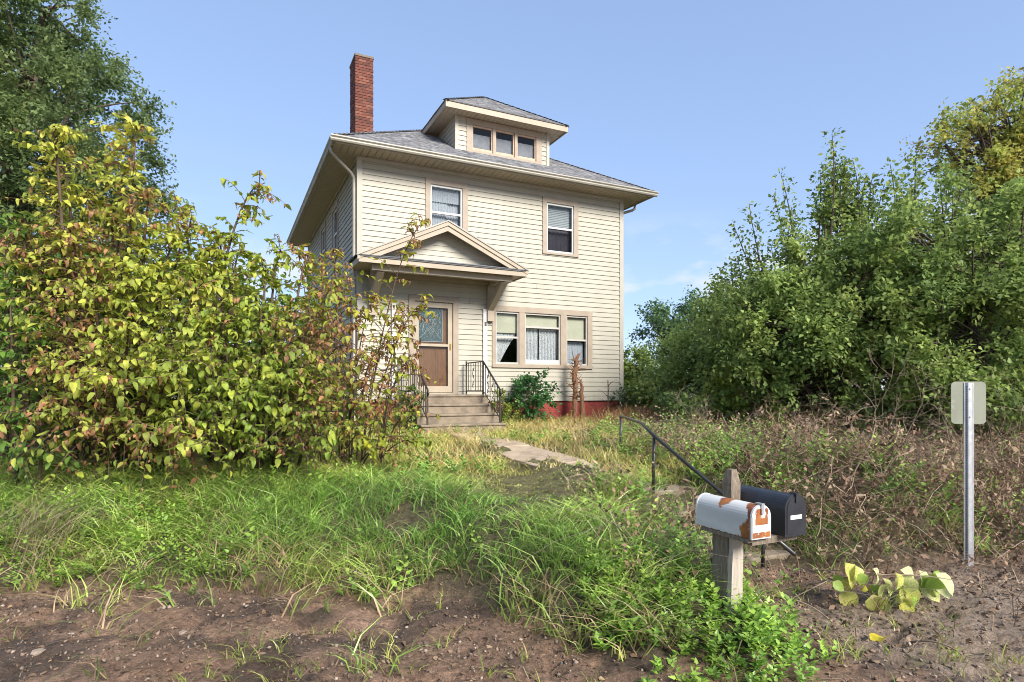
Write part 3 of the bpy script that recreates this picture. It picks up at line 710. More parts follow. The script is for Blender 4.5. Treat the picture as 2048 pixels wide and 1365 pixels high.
# clip the side slopes at the main roof
tb = (DZE - ZE) / RS - OV + .05
mb = HB(); mb.add([(x, y, z - .02) for x, y, z in (DE[0], DE[1], (dx1, tb, DZE), (dx0, tb, DZE), DR0, ((dx0 + dx1) / 2, (dzr - ZE) / RS - OV + .1, dzr))], [(0, 1, 4), (1, 2, 5, 4), (3, 0, 4, 5)])
droof = mb.build('dormer_roof', M['shingle_edge'], house)
DRb = ((dx0 + dx1) / 2, (dzr - ZE) / RS - OV + .1, dzr)
roof_plane('shingle_slope', DE[0], DE[1], DR0, DR0, droof); roof_plane('shingle_slope', DE[1], (dx1, tb, DZE), DR0, DRb, droof); roof_plane('shingle_slope', (dx0, tb, DZE), DE[0], DRb, DR0, droof)
for k in (0, 1): ridge_caps(DE[k], DR0, droof, w=.09)
mb = HB(); mb.box(dx0 + .01, dx1 - .01, dy0 + .01, dy0 + .035, DZE - .155, DZE - .012); mb.box(dx0 + .01, dx0 + .035, dy0 + .036, tb, DZE - .155, DZE - .012); mb.box(dx1 - .035, dx1 - .01, dy0 + .036, tb, DZE - .155, DZE - .012)
mb.build('fascia', M['fascia'], droof)
mb = HB(); mb.box(dx0, dx1, dy0, dy0 + .03, DZE - .011, DZE + .012); mb.box(dx0, dx0 + .03, dy0 + .031, tb, DZE - .011, DZE + .012); mb.box(dx1 - .03, dx1, dy0 + .031, tb, DZE - .011, DZE + .012); mb.build('drip_edge', M['shingle_edge'], droof)
mb = HB(); k = 0
x = dx0 + .04
while x < dx1 - .16: mb.box(x, x + .112, dy0 + .036, TD - .002, DZT - .004, DZT + .012); x += .12
y = TD + .005
while y < tb - .12:
    mb.box(dx0 + .04, DS0 - .004, y, y + .112, DZT - .004, DZT + .012); mb.box(DS1 + .004, dx1 - .04, y, y + .112, DZT - .004, DZT + .012); y += .12
mb.box(dx0 + .036, dx1 - .036, dy0 + .036, tb, DZT + .013, DZT + .02)
mb.build('soffit', M['soffit'], droof)

# chimney, brick by brick
CS, CT, CW, CL = .60, 3.48, .51, .80; CZ0, CZ1 = 5.9, 9.50; nco = 46
chim = HB(); chim.box(CS + .012, CS + CW - .012, CT + .012, CT + CL - .012, CZ0, CZ1 - .02)
chim = chim.build('chimney', M['mortar'], house)
ch = (CZ1 - CZ0) / nco
bms = []
for (bl, bd) in ((.195, .09), (.09, .195)):
    for mi in range(5):
        b = MB(); b.box(0, bl, 0, bd, 0, ch - .017); me = b.mesh('brick'); me.materials.append(M['brick'][mi]); bms.append(me)
cnt = 0
CH_FIRST = 12     # courses above the roof line
rest = HB()
for k in range(CH_FIRST, nco):
    z = CZ0 + k * ch; offx = .0 if k % 2 else .1
    pieces = []
    # front row and left row are built brick by brick; the others join them as plain courses
    xs_ = [CS + i * .2033 - offx for i in range(4)]
    for x in xs_:
        a, b = max(x, CS), min(x + .193, CS + CW)
        if b - a > .03: pieces.append((a, b, CT, CT + .09))
    ys_ = [CT + .1 + i * .205 - offx for i in range(5)]
    for y in ys_:
        a, b = max(y, CT + .10), min(y + .195, CT + CL)
        if b - a > .03: pieces.append((CS, CS + .09, a, b))
    for (xa, xb, ya, yb) in pieces:
        j = random.uniform(-.004, .004); mi = random.choice((0, 0, 0, 1, 1, 2, 2, 3, 4))
        front = ya == CT
        o = link('brick', bms[(0 if front else 5) + mi], None, chim)
        o.location = (xa + (0 if front else j), ya + (j if front else 0), z + Z0 + random.uniform(-.002, .002))
        o.scale = ((xb - xa) / (.195 if front else .09), (yb - ya) / (.09 if front else .195), 1); cnt += 1
    rest.box(CS + CW - .09, CS + CW + random.uniform(-.003, .003), CT + .1, CT + CL, z, z + ch - .011)
    rest.box(CS + .1, CS + CW - .1, CT + CL - .09, CT + CL, z, z + ch - .011)
tag(rest.build('brick_courses', M['brick'][0], chim), kind='stuff')
mb = HB(); mb.box(CS - .015, CS + CW + .015, CT - .015, CT + CL + .015, CZ1 - .012, CZ1 + .05); mb.build('chimney_cap', M['cap'], chim)

# portico over the door
PO = 1.1; PS0, PS1, PC = -.24, 3.74, 1.75; PZE, PZP = 2.85, 3.78
mb = HB(); mb.add([(PS0, -PO, PZE), (PC, -PO, PZP), (PC, -.03, PZP), (PS0, -.03, PZE), (PS1, -PO, PZE), (PS1, -.03, PZE)], [(0, 1, 2, 3), (1, 4, 5, 2)])
mb.v = [(x, y, z - .02) for x, y, z in mb.v]
port = mb.build('porch_roof', M['shingle_edge'], house)
roof_plane('shingle_slope', (PS0 - .01, -.03, PZE), (PS0 - .01, -PO - .02, PZE), (PC, -.03, PZP), (PC, -PO - .02, PZP), port)
roof_plane('shingle_slope', (PS1 + .01, -PO - .02, PZE), (PS1 + .01, -.03, PZE), (PC, -PO - .02, PZP), (PC, -.03, PZP), port)
sl_ = (PZP - PZE) / (PC - PS0)
mb = HB()   # rake boards
for sg, s0 in ((1, PS0), (-1, PS1)):
    L_ = abs(PC - s0)
    def rp(d, dz, y): return (s0 + sg * d, y, PZE + sl_ * d + dz)
    ins = .30
    mb.hexa([rp(.0, -.11, -PO - .012), rp(L_, -.11, -PO - .012), rp(L_, -.11, -PO + .012), rp(.0, -.11, -PO + .012), rp(0, -.022, -PO - .012), rp(L_, -.022, -PO - .012), rp(L_, -.022, -PO + .012), rp(0, -.022, -PO + .012)])
    mb.hexa([rp(.1, -.21, -PO + .013), rp(L_, -.225, -PO + .013), rp(L_, -.225, -PO + .05), rp(.1, -.21, -PO + .05), rp(0.1, -.03, -PO + .013), rp(L_, -.03, -PO + .013), rp(L_, -.03, -PO + .05), rp(0.1, -.03, -PO + .05)])
mb.build('rake_board', M['fascia'], port)
mb = HB()   # drip edge along the rakes
for sg, s0 in ((1, PS0), (-1, PS1)):
    L_ = abs(PC - s0)
    mb.hexa([(s0 - sg * .02, -PO - .03, PZE - .03), (PC, -PO - .03, PZP - .02), (PC, -PO - .0, PZP - .02), (s0 - sg * .02, -PO, PZE - .03), (s0 - sg * .02, -PO - .03, PZE + .004), (PC, -PO - .03, PZP + .012), (PC, -PO, PZP + .012), (s0 - sg * .02, -PO, PZE + .004)])
mb.build('drip_edge', M['gutter'], port)
# skirt roof across the gable foot
mb = HB(); mb.hexa([(PS0 + .06, -PO - .02, PZE - .045), (PS1 - .06, -PO - .02, PZE - .045), (PS1 - .3, -PO + .42, PZE + .07), (PS0 + .3, -PO + .42, PZE + .07), (PS0 + .06, -PO - .02, PZE - .02), (PS1 - .06, -PO - .02, PZE - .02), (PS1 - .3, -PO + .42, PZE + .09), (PS0 + .3, -PO + .42, PZE + .09)]); mb.build('skirt_base', M['shingle_edge'], port)
roof_plane('shingle_slope', (PS0 + .03, -PO - .03, PZE - .015), (PS1 - .03, -PO - .03, PZE - .015), (PS0 + .3, -PO + .40, PZE + .095), (PS1 - .3, -PO + .40, PZE + .095), port, expo=.12, lift=.014)
# gable wall, set back, in boards
gy0 = -PO + .36; zg0 = PZE + .085; k = 0
while True:
    za = zg0 + k * .118; zb_ = za + .118
    da = (za - PZE + .05) / sl_; db = (zb_ - PZE + .05) / sl_
    if PC - PS0 - da < .08: break
    mb = HB(); wa, wb2 = max(.05, PC - PS0 - da), max(.02, PC - PS0 - db)
    mb.hexa([(PC - wa, gy0 - .02, za), (PC + wa, gy0 - .02, za), (PC + wa, gy0, za), (PC - wa, gy0, za), (PC - wb2, gy0 - .006, zb_), (PC + wb2, gy0 - .006, zb_), (PC + wb2, gy0, zb_), (PC - wb2, gy0, zb_)])
    mb.build('clapboard', M['siding'], port); k += 1
mb = HB()  # sloping soffits inside the gable
for sg, s0 in ((1, PS0), (-1, PS1)):
    L_ = abs(PC - s0)
    mb.hexa([(s0 + sg * .15, -PO + .051, PZE - .02), (PC, -PO + .051, PZP - .09), (PC, gy0 - .022, PZP - .09), (s0 + sg * .15, gy0 - .022, PZE - .02), (s0 + sg * .15, -PO + .051, PZE - .0), (PC, -PO + .051, PZP - .07), (PC, gy0 - .022, PZP - .07), (s0 + sg * .15, gy0 - .022, PZE)])
mb.build('soffit', M['soffit'], port)
# entablature: beam box and ceiling
mb = HB(); mb.box(PS0 + .03, PS1 - .03, -PO + .0, -PO + .035, PZE - .155, PZE - .05); mb.box(PS0 + .03, PS0 + .06, -PO + .036, -.04, PZE - .155, PZE - .03); mb.box(PS1 - .06, PS1 - .03, -PO + .036, -.04, PZE - .155, PZE - .03); mb.build('fascia', M['fascia'], port)
mb = HB()
y = -PO + .04
while y < -.14: mb.box(PS0 + .062, PS1 - .062, y, y + .115, PZE - .135, PZE - .12); y += .12
mb.build('porch_ceiling', M['soffit'], port)
mb = HB(); mb.box(.1, 3.42, -PO + .18, -PO + .32, PZE - .27, PZE - .137); mb.box(.1, 3.42, -.10, -.03, PZE - .25, PZE - .137); mb.build('beam', M['fascia'], port)
mb = HB(); mb.tube([(1.75, -.6, PZE - .136), (1.75, -.6, PZE - .16), (1.75, -.6, PZE - .20), (1.75, -.6, PZE - .235)], [.06, .10, .10, .04], 12); mb.build('ceiling_light', M['whiteblind'], port, smooth=True)
for sb in (3.125, .21):     # brackets
    mb = HB(); mb.box(sb, sb + .165, -.13, -.026, 1.72, PZE - .26)
    mb.hexa([(sb + .01, -.131, 1.98), (sb + .155, -.131, 1.98), (sb + .155, -.131, 2.20), (sb + .01, -.131, 2.20), (sb + .01, -.95, PZE - .31), (sb + .155, -.95, PZE - .31), (sb + .155, -.80, PZE - .272), (sb + .01, -.80, PZE - .272)])
    mb.box(sb + .012, sb + .153, -PO + .322, -.131, PZE - .27, PZE - .14)
    mb.build('bracket', M['fascia'], port)

# ------------------------------------------------------------------ front steps and their iron railings (own things)
def hthing(name, s, t, z, label, cat, group=None):
    x, y = W2(s, t); return empty(name, (x, y, z), TH, label, cat, group)
steps = hthing('concrete_steps', 1.75, -1.1, HG - .1, 'weathered concrete steps with landing below the front door', 'steps')
sz0 = HG - .1
for k in range(4):
    y1 = .0 + 1.06; y0 = -.12 - .3 * k; top = -.085 - .2 * k - sz0
    mb = MB(); mb.box(-.92 - .004 * k, .92 + .004 * k, y0, y1 - .01 * k if k == 0 else -.12 - .3 * (k - 1) + .02, -.3, top - .05); mb.box(-.94, .94, y0 - .025, y1 if k == 0 else -.12 - .3 * (k - 1), top - .05, top)
    mb.build('step', M['concrete'], steps, bevel=.012)
for sgn, lab in ((1, 'black wrought-iron railing on the side of the steps nearest the triple window'), (-1, 'black wrought-iron railing on the steps, half hidden by the browning shrub')):
    rl = hthing('iron_railing', 1.75 + sgn * .80, -1.1, -.085, lab, 'railing', 'iron railings of the front steps')
    a = (0, .98, 0.0); top = .75
    pw, pc, pe = .95, -.10, -1.02; ze = -.62
    mb = MB()
    for (y, zb2, zt2) in ((pw, 0, top + .05), (pc, -.02, top), (pe, ze, .10)): mb.box(-.016, .016, y - .016, y + .016, zb2, zt2)
    mb.build('post', M['iron'], rl)
    mb = MB(); mb.hexa([(-.022, pw, top - .012), (.022, pw, top - .012), (.022, pc, top - .012), (-.022, pc, top - .012), (-.022, pw, top + .012), (.022, pw, top + .012), (.022, pc, top + .012), (-.022, pc, top + .012)])
    mb.tube([(0, pc, top), (0, pe + .06, .155), (0, pe - .03, .09), (0, pe - .06, .04), (0, pe - .04, 0.0), (0, pe - .015, .005)], .022, 6); mb.build('top_rail', M['iron'], rl)
    mb = MB(); mb.box(-.012, .012, pc, pw, .075, .095); mb.tube([(0, pc, .085), (0, pe, -.50)], .011, 5); mb.build('bottom_rail', M['iron'], rl)
    for k in range(1, 7):
        y = pw + (pc - pw) * k / 7
        if k == 3: continue
        mb = MB(); mb.box(-.007, .007, y - .007, y + .007, .09, top - .01); mb.build('baluster', M['iron'], rl)
    for k in range(1, 7):
        y = pc + (pe - pc) * k / 7; g = k / 7
        if k == 2 or k == 4: continue
        mb = MB(); mb.box(-.007, .007, y - .007, y + .007, .085 - .585 * g, top - (top - .12) * g - .01); mb.build('baluster', M['iron'], rl)
    for (yc, zc_, hgt) in ((pw + (pc - pw) * 3 / 7, .42, .30), (pc + (pe - pc) * 2 / 7, .24, .30), (pc + (pe - pc) * 4 / 7, .05, .28)):
        pts = []
        for i in range(33):
            g = i / 32; ph = (g - .5) * 4 * math.pi
            pts.append((0, yc + .05 * math.sin(ph) * (1 if True else 0), zc_ + hgt * (g - .5) * 1.9 + .02 * math.cos(ph * 2)))
        mb = MB(); mb.tube(pts, .007, 5)
        for zz in (-hgt * .55, 0, hgt * .55):
            mb.tube([(0, yc + .034 * math.cos(i * .7), zc_ + zz + .034 * math.sin(i * .7)) for i in range(9)], .006, 5)
        mb.build('scroll', M['iron'], rl)

# ------------------------------------------------------------------ walk, street stairs and pipe handrail
def gz1(x, y): return float(ground_z(np.array([x]), np.array([y]))[0])
walk = empty('path', (*W2(2.1, -4.6), -1.0), TH); tag(walk, 'worn concrete walk leading from the stairs to the front steps', kind='structure')
wx, wy = W2(2.1, -4.6)
for k in range(6):
    t0 = -7.3 + k * .87
    mb = MB()
    ring = []
    for (s_, t_) in ((1.2, t0), (1.95, t0), (1.95, t0 + .85), (1.2, t0 + .85)):
        X, Y = W2(s_, t_); ring.append((s_ - 2.1, t_ + 4.6, float(ground_z(np.array([X]), np.array([Y]), False)[0]) + 1.0))
    mb.hexa([(x, y, z - .1) for x, y, z in ring] + [(x, y, z + .055 + .01 * (k % 2)) for x, y, z in ring]); mb.build('paving_slab', M['pathc'], walk, bevel=.01)
walk2 = empty('path', (*W2(5.6, -3.3), -1.0), TH); tag(walk2, 'narrow concrete walk crossing the lawn beside the house corner', kind='structure')
for k in range(5):
    mb = MB(); s0 = -2.0 + k * 1.02
    X, Y = W2(5.6 + s0, -3.3); zz = float(ground_z(np.array([X]), np.array([Y]), False)[0]) + 1.0
    mb.box(s0, s0 + 1.0, -.32, .32, zz - .1, zz + .05); mb.build('paving_slab', M['pathc'], walk2, bevel=.01)
stairs = hthing('concrete_stairs', 2.2, -8.4, ROADZ, 'short overgrown concrete stairs climbing the bank behind the mailboxes', 'stairs')
for k, (tt, zz) in enumerate(((-7.7, -1.26), (-8.2, -1.425), (-8.7, -1.59), (-9.2, -1.73))):
    mb = MB(); mb.box(-.62, .62, tt + 8.4 - .05, tt + 8.4 + .5 + (.25 if k == 0 else 0), zz - ROADZ - .2, zz - ROADZ); mb.build('step', M['concrete'], stairs, bevel=.015)
hr = hthing('pipe_handrail', 2.1, -7.76, -1.3, 'dark steel pipe handrail sloping down beside the overgrown stairs', 'handrail')
def loc(o, p): return tuple(o.matrix_basis.inverted() @ Vector(p))
bpy.context.view_layer.update()
rp0 = Vector(ray(1308, 872, 7.5)); rend = Vector(ray(1590, 1110, 5.74)); rtop = Vector(ray(1282, 846, 8.1)); rfar = Vector(ray(1240, 832, 9.6))
mb = MB(); mb.tube([loc(hr, p) for p in (rfar, rfar.lerp(rtop, .5), rtop + (rfar - rtop) * .12, rtop, rtop.lerp(rp0, .3), rp0, rp0.lerp(rend, .5), rend)], .021, 8); mb.build('rail', M['pipe'], hr, smooth=True)
p2 = rp0.lerp(rend, .82)
for p, zb2 in ((rp0, -1.36), (p2, -1.86), (rfar.lerp(rtop, .05), -1.15)):
    mb = MB(); mb.tube([loc(hr, (p.x, p.y, p.z - .005)), loc(hr, (p.x - .01, p.y, zb2))], .019, 8); mb.build('post', M['pipe'], hr, smooth=True)

# ------------------------------------------------------------------ mailboxes
def rustmat():
    m = bpy.data.materials.new('white_paint_with_rust'); m.use_nodes = True; N = m.node_tree.nodes; L = m.node_tree.links; b = N['Principled BSDF']
    t = N.new('ShaderNodeTexCoord'); a = N.new('ShaderNodeAttribute'); a.attribute_name = 'Rust'
    n = N.new('ShaderNodeTexNoise'); n.inputs['Scale'].default_value = 22; n.inputs['Detail'].default_value = 6; n.inputs['Roughness'].default_value = .65; L.new(t.outputs['Object'], n.inputs['Vector'])
    ad = N.new('ShaderNodeMath'); ad.operation = 'MULTIPLY_ADD'; ad.inputs[1].default_value = .8; L.new(n.outputs['Fac'], ad.inputs[0]); L.new(a.outputs['Fac'], ad.inputs[2])
    mr = N.new('ShaderNodeMapRange'); mr.inputs['From Min'].default_value = .86; mr.inputs['From Max'].default_value = .97; L.new(ad.outputs[0], mr.inputs['Value'])
    n2 = N.new('ShaderNodeTexNoise'); n2.inputs['Scale'].default_value = 9; n2.inputs['Detail'].default_value = 5; L.new(t.outputs['Object'], n2.inputs['Vector'])
    r = N.new('ShaderNodeValToRGB'); r.color_ramp.elements[0].position = .35; r.color_ramp.elements[1].position = .65
    r.color_ramp.elements[0].color = (.15, .038, .015, 1); r.color_ramp.elements[1].color = (.34, .125, .028, 1); L.new(n2.outputs['Fac'], r.inputs[0])
    w = N.new('ShaderNodeValToRGB'); w.color_ramp.elements[0].position = .3; w.color_ramp.elements[1].position = .7
    w.color_ramp.elements[0].color = (.47, .475, .46, 1); w.color_ramp.elements[1].color = (.58, .58, .56, 1)
    n3 = N.new('ShaderNodeTexNoise'); n3.inputs['Scale'].default_value = 14; n3.inputs['Detail'].default_value = 8; mpx = N.new('ShaderNodeMapping'); mpx.inputs['Scale'].default_value = (1, .25, 1); L.new(t.outputs['Object'], mpx.inputs[0]); L.new(mpx.outputs[0], n3.inputs['Vector']); L.new(n3.outputs['Fac'], w.inputs[0])
    mm = N.new('ShaderNodeMix'); mm.data_type = 'RGBA'; L.new(mr.outputs[0], mm.inputs['Factor']); L.new(w.outputs[0], mm.inputs['A']); L.new(r.outputs[0], mm.inputs['B']); L.new(mm.outputs['Result'], b.inputs['Base Color'])
    b.inputs['Roughness'].default_value = .55
    bp = N.new('ShaderNodeBump'); bp.inputs['Strength'].default_value = .25; bp.inputs['Distance'].default_value = .004; L.new(mr.outputs[0], bp.inputs['Height']); L.new(bp.outputs[0], b.inputs['Normal']); return m
M['rust'] = rustmat()
def arch(w, h, n=14):
    r = w / 2; pts = [(0, 0), (w, 0)]
    for i in range(n + 1):
        a = math.pi * i / n; pts.append((r + r * math.cos(a), h - r + r * math.sin(a)))
    return pts
def mailbox(name, fl, w, h, L_, label, mbody, rust=False, tilt=0):
    o = empty(name, fl, TH, label, 'mailbox', 'mailboxes on the wooden posts'); o.rotation_euler = (tilt, 0, TH)
    pts = arch(w, h); ny = 22; V = []; F = []; n = len(pts)
    sub = []
    for i in range(n):      # subdivide straight sides
        p, q = pts[i], pts[(i + 1) % n]; d = math.hypot(p[0] - q[0], p[1] - q[1]); m = max(1, int(d / .02))
        for k in range(m): sub.append((p[0] + (q[0] - p[0]) * k / m, p[1] + (q[1] - p[1]) * k / m))
    n = len(sub)
    for j in range(ny + 1):
        for (x, z) in sub: V.append((x, .012 + (L_ - .012) * j / ny, z))
    for j in range(ny):
        for i in range(n): F.append((j * n + i, j * n + (i + 1) % n, (j + 1) * n + (i + 1) % n, (j + 1) * n + i))
    F.append(tuple(range(ny * n, ny * n + n))); F.append(tuple(range(n - 1, -1, -1)))
    mb = MB(); mb.add(V, F); body = mb.build('body', mbody, o)
    if rust:
        at = body.data.attributes.new('Rust', 'FLOAT', 'POINT')
        for i, (x, y, z) in enumerate(V):
            v = 0.0
            v = max(v, .64 * (1 - min(1, max(0, (y - .055 - .035 * math.sin(z / h * 7)) / .06))))          # bare band behind the door
            v = max(v, .85 - .9 * (abs(y - .27) / .13 + max(0, h - .012 - z) / .13) if x < w * .8 else 0)
            v = max(v, .55 * (1 - min(1, z / .012))) 
            at.data[i].value = v
    # raised lip round the back, ribs
    def ring(y0, y1, gr, nm, m_):
        mb = MB(); q = [(w / 2 + (x - w / 2) * (1 + gr / (w / 2)), h / 2 + (z - h / 2) * (1 + gr / (h / 2))) for x, z in pts]
        mb.prism(q, y0, y1, lambda p, qq, hh: (p, hh, qq)); return mb.build(nm, m_, o)
    ring(L_ - .002, L_ + .010, .004, 'back_lip', mbody if not rust else M['rust'])
    # door: slightly proud plate with rim
    mb = MB(); q = [(w / 2 + (x - w / 2) * 1.035, h / 2 + (z - h / 2) * 1.025) for x, z in pts]
    mb.prism(q, -.004, .0115, lambda p, qq, hh: (p, hh, qq))
    dr = mb.build('door', mbody, o)
    q2 = [(w / 2 + (x - w / 2) * .86, h / 2 + (z - h / 2) * .9) for x, z in pts]
    if rust:
        me = dr.data; 
        bmv = MB(); gx_, gz_ = 18, 24
        Vd = []; Fd = []
        for jz in range(gz_ + 1):
            z = h * .03 + h * .94 * jz / gz_
            half_w = w / 2 * .95 if z < h - w / 2 else math.sqrt(max(0, (w / 2 * .95) ** 2 - (z - (h - w / 2)) ** 2))
            for ix in range(gx_ + 1): Vd.append((w / 2 + half_w * (2 * ix / gx_ - 1), -.0065, z))
        for jz in range(gz_):
            for ix in range(gx_):
                k = jz * (gx_ + 1) + ix; Fd.append((k, k + 1, k + gx_ + 2, k + gx_ + 1))
        bmv.add(Vd, Fd); pl = bmv.build('door_plate', M['rust'], dr)
        at = pl.data.attributes.new('Rust', 'FLOAT', 'POINT')
        for i, (x, y, z) in enumerate(Vd):
            g = z / h; v = .10
            if .42 < g < .93 and .14 * w < x < .86 * w: v = .60 + (.08 if g < .6 else 0) - (.22 if .55 * w < x < .70 * w and g > .6 else 0)
            if g < .22: v = .58
            if .24 < g < .40: v = .0
            at.data[i].value = v
    else:
        mb = MB(); mb.prism(q2, -.008, -.0045, lambda p, qq, hh: (p, hh, qq)); mb.build('door_plate', mbody, dr)
        st = MB(); st.box(w * .22, w * .78, -.0095, -.0085, h * .40, h * .50); st.build('number_sticker', M['sticker'], dr)
        ink = MB()
        for k in range(7):
            x0 = w * .235 + k * w * .076; zz0, zz1 = h * .415, h * .485
            ink.box(x0, x0 + .0022, -.0103, -.0097, zz0, zz1)
            if k % 2: ink.box(x0 + .0023, x0 + .007, -.0103, -.0097, zz1 - .003, zz1)
            if k % 3 == 0: ink.box(x0 + .0023, x0 + .007, -.0103, -.0097, zz0, zz0 + .003)
        ink.build('number', M['stickerink'], dr)
    # latch on top of the door
    mb = MB(); mb.box(w / 2 - .011, w / 2 + .011, -.018, -.009, h - .055, h + .002); mb.box(w / 2 - .014, w / 2 + .014, -.02, .035, h + .003, h + .012); mb.build('latch', M['galv'] if rust else mbody, dr)
    if not rust:
        mb = MB(); mb.tube([(w / 2, -.0086, h - .045), (w / 2, -.016, h - .045)], [.011, .009], 10); mb.build('rivet', M['galv'], dr)
    return o
wfl = Vector(ray(1503, 1080, 3.9))
mailbox('mailbox', tuple(wfl), .168, .218, .50, 'white mailbox with peeling paint and orange rust on its door', M['rust'], True)
bfl = Vector(ray(1570, 1074, 4.15))
mailbox('mailbox', tuple(bfl), .20, .285, .56, 'larger black metal mailbox with a white number sticker', M['blackmail'])
# post frame: thick front post, taller rear post, cross boards
mp_ = empty('mailbox_post', (wfl.x, wfl.y, -1.6), TH, 'weathered wooden posts and board carrying the two mailboxes', 'post')
zt = wfl.z + 1.6
def rough_post(mb, x0, x1, y0, y1, z0, z1, lean=0, leany=0, top=0, n=14):
    for k in range(n):
        pass
    V = []; F = []
    for k in range(n + 1):
        g = k / n; z = z0 + (z1 - z0) * g; dx = lean * (1 - g); dy = leany * (1 - g); sh = top * max(0, g - .93) / .07
        cx, cy = (x0 + x1) / 2, (y0 + y1) / 2
        for x, y in ((x0, y0), (x1, y0), (x1, y1), (x0, y1)):
            V.append((cx + (x - cx) * (1 - sh) + dx + random.uniform(-.0025, .0025), cy + (y - cy) * (1 - sh) + dy + random.uniform(-.0025, .0025), z))
    for k in range(n):
        for i in range(4): F.append((k * 4 + i, k * 4 + (i + 1) % 4, k * 4 + 4 + (i + 1) % 4, k * 4 + 4 + i))
    F += [(3, 2, 1, 0), tuple(n * 4 + i for i in range(4))]; mb.add(V, F)
mb = MB(); rough_post(mb, .045, .15, .245, .39, -.35, zt - .03, lean=-.03); mb.build('post', M['oldwood'], mp_)
mb = MB(); rough_post(mb, .05, .148, .205, .2435, -.25, zt - .032, lean=-.03); mb.build('facing_board', M['palewood'], mp_)
rpt = Vector(ray(1446, 938, 4.55)); lp = mp_.matrix_basis.inverted() @ rpt
mb = MB(); rough_post(mb, lp.x - .005, lp.x + .085, lp.y - .09, lp.y, -.35, rpt.z + 1.6, top=.4); mb.build('post', M['oldwood'], mp_)
lb = mp_.matrix_basis.inverted() @ bfl
mb = MB(); mb.box(.16, lb.x + .19, lb.y + .06, lb.y + .16, lb.z - .05, lb.z - .003); mb.build('cross_board', M['oldwood'], mp_)
mb = MB(); mb.box(.0, .17, .03, .46, zt - .03, zt - .003); mb.build('mounting_board', M['oldwood'], mp_)

# ------------------------------------------------------------------ road sign seen from behind
sx, sy, _ = ray(1940, 1140, 6.0)
sign = empty('road_sign', (sx, sy, -1.85), rad(-6), 'road sign seen from behind on a perforated galvanised post', 'sign')
mb = MB()
# U-channel: web with two flanges
hgt = 1.93
mb.box(-.018, .018, -.006, -.002, 0, hgt)
mb.hexa([(-.040, .020, 0), (-.018, -.006, 0), (-.018, -.002, 0), (-.037, .022, 0), (-.040, .020, hgt), (-.018, -.006, hgt), (-.018, -.002, hgt), (-.037, .022, hgt)])
mb.hexa([(.018, -.006, 0), (.040, .020, 0), (.037, .022, 0), (.018, -.002, 0), (.018, -.006, hgt), (.040, .020, hgt), (.037, .022, hgt), (.018, -.002, hgt)])
mb.box(-.047, -.0405, .016, .020, 0, hgt); mb.box(.0405, .047, .016, .020, 0, hgt)
mb.build('post', M['galv'], sign)
mb = MB()
for k in range(74): mb.tube([(-.029, .0045, .03 + k * .0255), (-.0296, .0038, .03 + k * .0255)], .0075, 6)
mb.xf(Matrix.Translation((-.001, -.0012, 0))); mb.build('hole_discs', M['dark'], sign)  # dark discs on the flange: shade inside the holes put in as colour
mb = MB(); wS, hS, rS = .325, .425, .04; poly = []
for cx, cy, a0 in ((wS / 2 - rS, hS / 2 - rS, 0), (-wS / 2 + rS, hS / 2 - rS, 90), (-wS / 2 + rS, -hS / 2 + rS, 180), (wS / 2 - rS, -hS / 2 + rS, 270)):
    for k in range(6): a = rad(a0 + k * 18); poly.append((cx + rS * math.cos(a), cy + rS * math.sin(a)))
mb.prism(poly, .0225, .0255, lambda p, q, h: (p, h, q + hgt - hS / 2 + .012)); mb.build('sign_panel', M['signback'], sign)
for z in (hgt - .06, hgt - .34):
    mb = MB(); mb.tube([(0, -.014, z), (0, -.0062, z)], .009, 6); mb.build('bolt', M['galv'], sign)

# ------------------------------------------------------------------ leaf and blade templates
def broad_leaf(curl=.3, fold=.25, wid=.47, rows=4, wav=.0):
    """ovate leaf, 1 long on +Y, returns verts, tris, edge weight"""
    V = []; Ew = []
    for r in range(rows + 1):
        g = r / rows; w = wid * .5 * (math.sin(math.pi * min(1, g ** .75)) ** .85) * (1 - .18 * g) + (.0 if r in (0, rows) else .02)
        yy = math.sin(g * curl * 2) / (curl * 2) if curl else g; zz = -(1 - math.cos(g * curl * 2)) / (curl * 2) if curl else 0
        for c in (-1, 0, 1):
            V.append((c * w * math.cos(fold), yy, zz + abs(c) * w * math.sin(fold) + (wav * math.sin(r * 2.1 + c) if c else 0)))
            Ew.append((.9 if c else .15) * (.5 + .5 * g) + (.3 if r >= rows - 1 else 0))
    F = []
    for r in range(rows):
        for c in (0, 1):
            a = r * 3 + c; b = a + 1; d = a + 3; e_ = a + 4
            F += [(a, b, e_), (a, e_, d)]
    return np.array(V), np.array(F), np.clip(np.array(Ew), 0, 1)
LEAVES = [broad_leaf(.2, .25), broad_leaf(.55, .35, wav=.03), broad_leaf(.9, .55, .55, wav=.04), broad_leaf(-.3, .3, wav=.03), broad_leaf(1.25, .9, .5, wav=.06)]
KITE = (np.array([(0, 0, 0), (.30, .42, .06), (0, 1, -.06), (-.30, .42, .06)], float), np.array([(0, 1, 2), (0, 2, 3)]))
HEXL = (np.array([(0, 0, 0), (.36, .25, .05), (.22, .62, .03), (0, 1, -.08), (-.22, .62, .03), (-.36, .25, .05)], float), np.array([(0, 1, 2), (0, 2, 3), (0, 3, 4), (0, 4, 5)]))
STAR = (np.array([(0, 0, 0), (.22, .12, .03), (.50, .30, .05), (.24, .48, .0), (.30, .80, -.03), (0, 1.05, -.08), (-.30, .80, -.03), (-.24, .48, .0), (-.50, .30, .05), (-.22, .12, .03)], float),
        np.array([(0, 1, 2), (0, 2, 3), (0, 3, 5), (3, 4, 5), (0, 5, 7), (5, 6, 7), (0, 7, 8), (0, 8, 9)]))

def rdir(n, up=0.0, spread=1.0):
    d = RNG.normal(size=(n, 3)) * spread; d[:, 2] += up; return unit(d)

